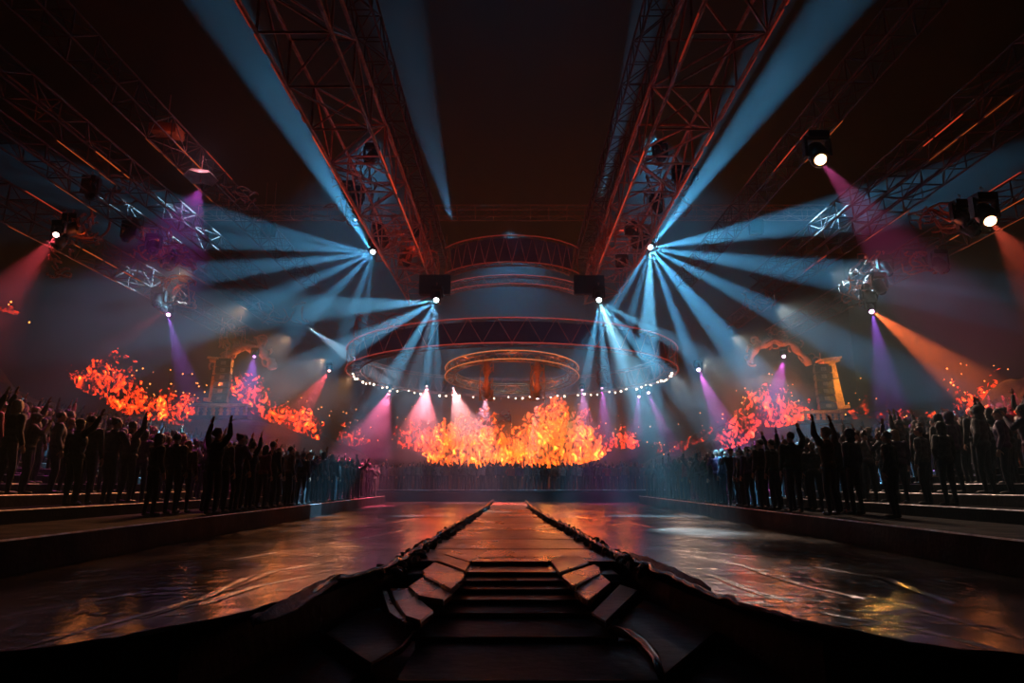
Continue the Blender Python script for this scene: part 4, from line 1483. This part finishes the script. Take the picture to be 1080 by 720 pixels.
# ------------------------------------------------------------------ coloured unseen lights added to tint the trusses and ornaments
RO = (1, .09, .03); OR2 = (1, .16, .03)
WASH = []
def along(i, ys, pw, c):
    """unseen point lights added inside truss i"""
    p = TR[i][1]
    for y in ys: WASH.append(((p.x, y, p.z - .1), pw * (y / 24.0) ** 0.5, c))
along(0, (17, 18.8, 20.6, 22.6, 24.6, 26.6), 18, RO); along(1, (16.5, 18.4, 20.3, 22.6, 24.6, 26.6), 18, RO)
along(1, (9.5, 12.5), 4, RO); along(0, (10.5,), 2, RO)
along(4, (18.5, 20.5, 23.0), 5, OR2); along(5, (18.5, 21.0, 24), 5, OR2)
along(6, (15.0, 17.5), 4, OR2); along(7, (14.8, 17), 4, OR2)
along(8, (19, 22), 6, OR2); along(9, (18, 21), 6, OR2)
along(10, (18.5, 22.5, 26), 5, OR2); along(11, (21, 25), 5, OR2)
for x, y, d, pw in ((420, 245, 26.5, 22), (440, 262, 27.4, 24), (658, 242, 26.5, 22), (640, 262, 27.4, 24), (84, 246, 18.6, 8), (165, 262, 22.5, 12), (186, 300, 23.4, 10), (1000, 238, 16.6, 8), (906, 296, 22, 10), (915, 274, 22.6, 6)):
    WASH.append((at(x, y, d), pw, RO if 300 < x < 800 else OR2))
for i in range(8):
    a_ = 2 * PI * i / 8
    WASH.append(((math.sin(a_) * 3.21, 35 - math.cos(a_) * 3.21, pn.z + (pfa.z - pn.z) * (1 - math.cos(a_)) * .5 + .1), 22, (1, .3, .1)))
for i in range(-4, 5):
    a_ = i * .27
    WASH.append(((math.sin(a_) * 9.3, 35.5 - math.cos(a_) * 9.3, RZ + .5), 18, RO))
for i in (-2, -1, 0, 1, 2):
    a_ = i * .4
    WASH.append(((math.sin(a_) * 4.3, 31.6 - math.cos(a_) * 4.3, at(540, 262, 28).z), 12, (1, .12, .08)))
for x_ in (513, 567): WASH.append((at(x_ - 3, 400, 31.2), 60, (1, .2, .08)))
WASH += [(at(412, 350, 33), 60, (1, .12, .1)), (at(904, 400, 39.4), 700, (1, .5, .1)), (at(225, 400, 39.2), 90, (1, .2, .05)), (at(815, 370, 40.3), 120, (1, .12, .1)), (at(262, 372, 40.3), 150, (1, .15, .1)),
         (at(866, 440, 38.4), 60, (1, .45, .1)), (at(232, 434, 38.4), 30, (1, .25, .08))]
for p, pw, c in WASH:
    point(p, pw, c, 0.08, 'added_wash_light')
# ------------------------------------------------------------------ haze and beams
HAZE = 0.004
hm, hnt, hout = new_mat('thin stage haze')
vsn = hnt.nodes.new('ShaderNodeVolumeScatter')
vsn.inputs['Color'].default_value = (0.5, 0.82, 1, 1)
vsn.inputs['Density'].default_value = HAZE
vsn.inputs['Anisotropy'].default_value = 0.15
hnt.links.new(vsn.outputs[0], hout.inputs['Volume'])
hz = MB().box((0, 27, 12.4), (58, 62, 27)).build('haze', hm)
tag(hz, 'thin haze filling the hall air around the light beams', 'haze', kind='stuff')
for i, (z0, z1, y0, y1, hw) in enumerate(((2.4, 25.7, 15, 56, 16.5), (3.6, 25.5, 18, 55, 15), (4.9, 25.3, 21, 54, 13))):
    lm, lnt, lout = new_mat('thicker haze layer %d' % i)
    q_ = lnt.nodes.new('ShaderNodeVolumeScatter')
    q_.inputs['Color'].default_value = (0.5, 0.82, 1, 1); q_.inputs['Density'].default_value = 0.0055; q_.inputs['Anisotropy'].default_value = 0.15
    lnt.links.new(q_.outputs[0], lout.inputs['Volume'])
    MB().box((0, (y0 + y1) / 2, (z0 + z1) / 2 ), (hw * 2, y1 - y0, z1 - z0)).build('haze_layer', lm, hz)['kind'] = 'stuff'

CY = (0.17, 0.60, 0.95)
CY2 = (0.26, 0.70, 1.0)
RED = (1.0, 0.05, 0.06)
MAG = (0.95, 0.08, 0.55)
PUR = (0.75, 0.15, 0.95)
ORG = (1.0, 0.22, 0.03)

LA = at(393, 267, 25); LB = at(460, 318, 24)
RA = at(686, 262, 25); RB = at(632, 318, 24)
K = 6.2
BEAMS = [
 # left main fixture
 (LA, at(190, -60, 15), 90, 9000, CY),
 (LA, at(250, -10, 18), 30, 9000, CY),
 (LA, at(120, 205, 21), 50, 5000, CY),
 (LA, at(160, 245, 24), 40, 7000, CY),
 (LA, at(200, 290, 25), 34, 7500, CY),
 (LA, at(215, 345, 25), 40, 4500, CY),
 (LA, at(290, 370, 26), 34, 3500, CY),
 (LA, at(350, 390, 27), 26, 3000, CY),
 (LA, at(378, 400, 27), 20, 2600, CY),
 # left second fixture
 (LB, at(330, 325, 23.5), 36, 5000, CY2),
 (LB, at(350, 375, 23.5), 34, 5000, CY2),
 (LB, at(395, 430, 23.5), 30, 5000, CY2),
 (LB, at(445, 430, 23.5), 22, 4500, CY2),
 (LB, at(462, 430, 23.5), 14, 4000, CY2),
 # right main fixture
 (RA, at(900, -20, 16), 80, 12000, CY),
 (RA, at(840, -30, 16), 40, 4000, CY),
 (RA, at(940, 215, 22), 64, 9000, CY),
 (RA, at(880, 290, 23), 40, 9000, CY),
 (RA, at(850, 345, 23), 34, 8000, CY),
 (RA, at(800, 400, 23), 44, 11000, CY),
 (RA, at(745, 420, 23), 26, 11000, CY),
 (RA, at(682, 400, 24), 36, 12000, CY2),
 (RA, at(630, 350, 26), 20, 5000, CY),
 (RA, at(655, 370, 25), 20, 4000, CY),
 # right second fixture
 (RB, at(618, 400, 23.5), 14, 6000, CY2),
 (RB, at(640, 410, 23.5), 16, 7000, CY2),
 (RB, at(668, 410, 23.5), 18, 6000, CY2),
 (RB, at(705, 400, 23.5), 26, 5000, CY2),
 (RB, at(740, 375, 23.5), 26, 4000, CY2),
 # soft high beams
 (at(478, 240, 31), at(400, -60, 19), 110, 1300, CY),
 (at(632, 215, 30), at(700, -60, 19), 60, 1800, CY),
 # smoky pale beam at left
 (at(325, 345, 34), at(440, 425, 34), 44, 4500, (0.75, 0.85, 1)),
 # centre
 (at(513, 420, 38), at(500, 500, 40), 80, 6500, (1, .25, .35)),
 (at(567, 420, 38), at(560, 500, 38), 24, 5000, (.75, .7, 1)),
 (at(347, 392, 34), at(300, 455, 30), 46, 5000, RED),
 (at(411, 413, 38), at(385, 480, 36), 70, 5500, (1, .1, .2)),
 (at(450, 408, 40), at(440, 480, 40), 80, 3300, (1, .2, .25)),
 (at(478, 410, 40), at(500, 480, 40), 70, 3300, (1, .35, .35)),
 (at(614, 412, 38), at(620, 480, 38), 44, 2500, (1, .2, .5)),
 (at(635, 410, 38), at(640, 480, 38), 36, 2500, MAG),
 (at(674, 419, 36), at(668, 480, 36), 30, 1500, MAG),
 (at(684, 415, 36), at(712, 480, 33), 26, 3000, MAG),
 (at(737, 391, 32), at(766, 455, 29), 34, 5000, MAG),
 (at(827, 377, 30), at(815, 430, 30), 34, 2500, MAG),
 (at(268, 377, 30), at(262, 410, 30), 30, 900, PUR),
 (at(177, 333, 24), at(196, 400, 24), 26, 1200, PUR),
 (at(177, 325, 24), at(60, 395, 20), 60, 1800, RED),
 (at(58, 249, 18), at(-10, 340, 17), 80, 2600, RED),
 (at(213, 197, 19.6), at(185, 255, 19), 80, 480, MAG),
 (at(867, 171, 17), at(935, 255, 18), 60, 2600, (1, .08, .22)),
 (at(1047, 236, 15), at(1120, 330, 14), 90, 3600, (1, .07, .03)),
 (at(920, 330, 22), at(938, 420, 22), 40, 1400, PUR),
 (at(920, 328, 24), at(1050, 425, 20), 66, 14000, (1, .1, .02)),
]
for b in BEAMS:
    beam(b[0], b[1], b[2], b[3] * (K if b[4] in (CY, CY2) else (4.6 if b[0].y > 33 else 4.0)), b[4])

# wide unseen lights added to give the air its blue tone
for p_, q_, ang, pw in (((0, 20, 24), (0, 19, 3), 130, 350), ((-8, 36.5, 21), (-11, 38, 3), 84, 6000), ((8, 36.5, 21), (11, 38, 3), 84, 6000), ((0, 36, 15), (0, 38, 3), 110, 4200)):
    o = beam(p_, q_, 100, pw, (.07, .44, .75), 1.0, .3)
    o.data.spot_size = math.radians(ang); o.name = 'added_blue_light'

# unseen spots added behind the crowd rows to rim-light them
for side, c in ((-1, (1, .36, .14)), (1, (1, .68, .5))):
    for y in (18, 22, 26.5, 31.5, 37):
        o = beam((side * 8.8, y, 6.8), (side * 10.2, y - 9, 1.2), 100, 1250 if side < 0 else 1100, c, 1.0, .08)
        o.data.spot_size = math.radians(62); o.name = 'added_rim_light'
beam(RB, ground(737, 562), 110, 60000, (.55, .85, 1), .9)
beam(LB, ground(395, 536), 40, 20000, (.7, .8, 1), .9)
# lit fixtures at the sources of the beams
LIT = [
 (LA, (.75, .93, 1), 60, 1.5, 'brightest left stage light, cyan fan of beams at the end of the big left truss'),
 (RA, (.75, .93, 1), 80, 1.5, 'brightest right stage light, cyan fan of beams at the end of the big right truss'),
 (LB, (.8, .95, 1), 60, 1.5, 'cyan stage light below the left black hanging screen box'),
 (RB, (.8, .95, 1), 60, 1.5, 'cyan stage light below the right black hanging screen box'),
 (at(347, 392, 34), (1, .4, .4), 25, 1.2, 'red stage light shining down-left beyond the left archway'),
 (at(411, 413, 38), (1, .75, .75), 25, 1.0, 'small pink stage light left of the ring columns'),
 (at(450, 408, 40), (1, .6, .6), 15, 1.0, 'small pink stage light under the left of the big ring'),
 (at(478, 410, 40), (1, .6, .6), 15, 1.0, 'small rose stage light beside the left ring column'),
 (at(513, 421, 38), (1, .5, .4), 40, 1.1, 'coral stage light hanging at the foot of the left ring column'),
 (at(567, 421, 38), (1, .85, 1), 40, 1.1, 'white stage light hanging at the foot of the right ring column'),
 (at(614, 412, 38), (1, .4, .7), 15, 1.0, 'small pink stage light right of the ring columns'),
 (at(635, 410, 38), (1, .4, .8), 15, 1.0, 'small magenta stage light at the right end of the small ring'),
 (at(674, 419, 36), (1, .6, .95), 30, 1.0, 'left one of two close magenta stage lights right of the rings'),
 (at(684, 415, 36), (1, .6, .95), 40, 1.1, 'right one of two close magenta stage lights right of the rings'),
 (at(737, 391, 32), (1, .7, 1), 60, 1.3, 'magenta stage light with the broad pink beam at right centre'),
 (at(827, 377, 30), (1, .6, 1), 40, 1.2, 'purple stage light under the right carved arch'),
 (at(268, 377, 30), (.8, .3, 1), 14, 1.1, 'dim purple stage light under the left carved arch'),
 (at(177, 333, 24), (1, .4, .95), 40, 1.1, 'small magenta stage light below the low left truss tangle'),
 (at(58, 249, 18), (1, .55, .5), 50, 1.2, 'red stage light at the far left casting a red beam down-left'),
 (at(867, 171, 17), (1, .50, .22), 60, 2.4, 'large glowing warm stage light high at the upper right'),
 (at(1047, 236, 15), (1, .5, .25), 60, 2.0, 'warm stage light at the far right edge with a red beam'),
 (at(920, 330, 22), (1, .5, 1), 50, 1.2, 'purple stage light above the right crowd where the orange beam starts'),
]
for p_, c, st_, sc_, lab in LIT:
    p_ = Vector(p_)
    d_ = (Vector((p_.x * .9, p_.y - 5, p_.z - 6)) - p_).normalized()
    sc_ *= .72
    stage_light(p_ - d_ * (.30 * sc_), p_ + d_ * 5, lab, 'lit stage lights', lens_mat(c, st_ * .22), sc_)

point(at(214, 172, 19.2), 110, (1, .35, .45), .1, 'added_wash_light')  # unseen pink light added to tint the umbrella cloth
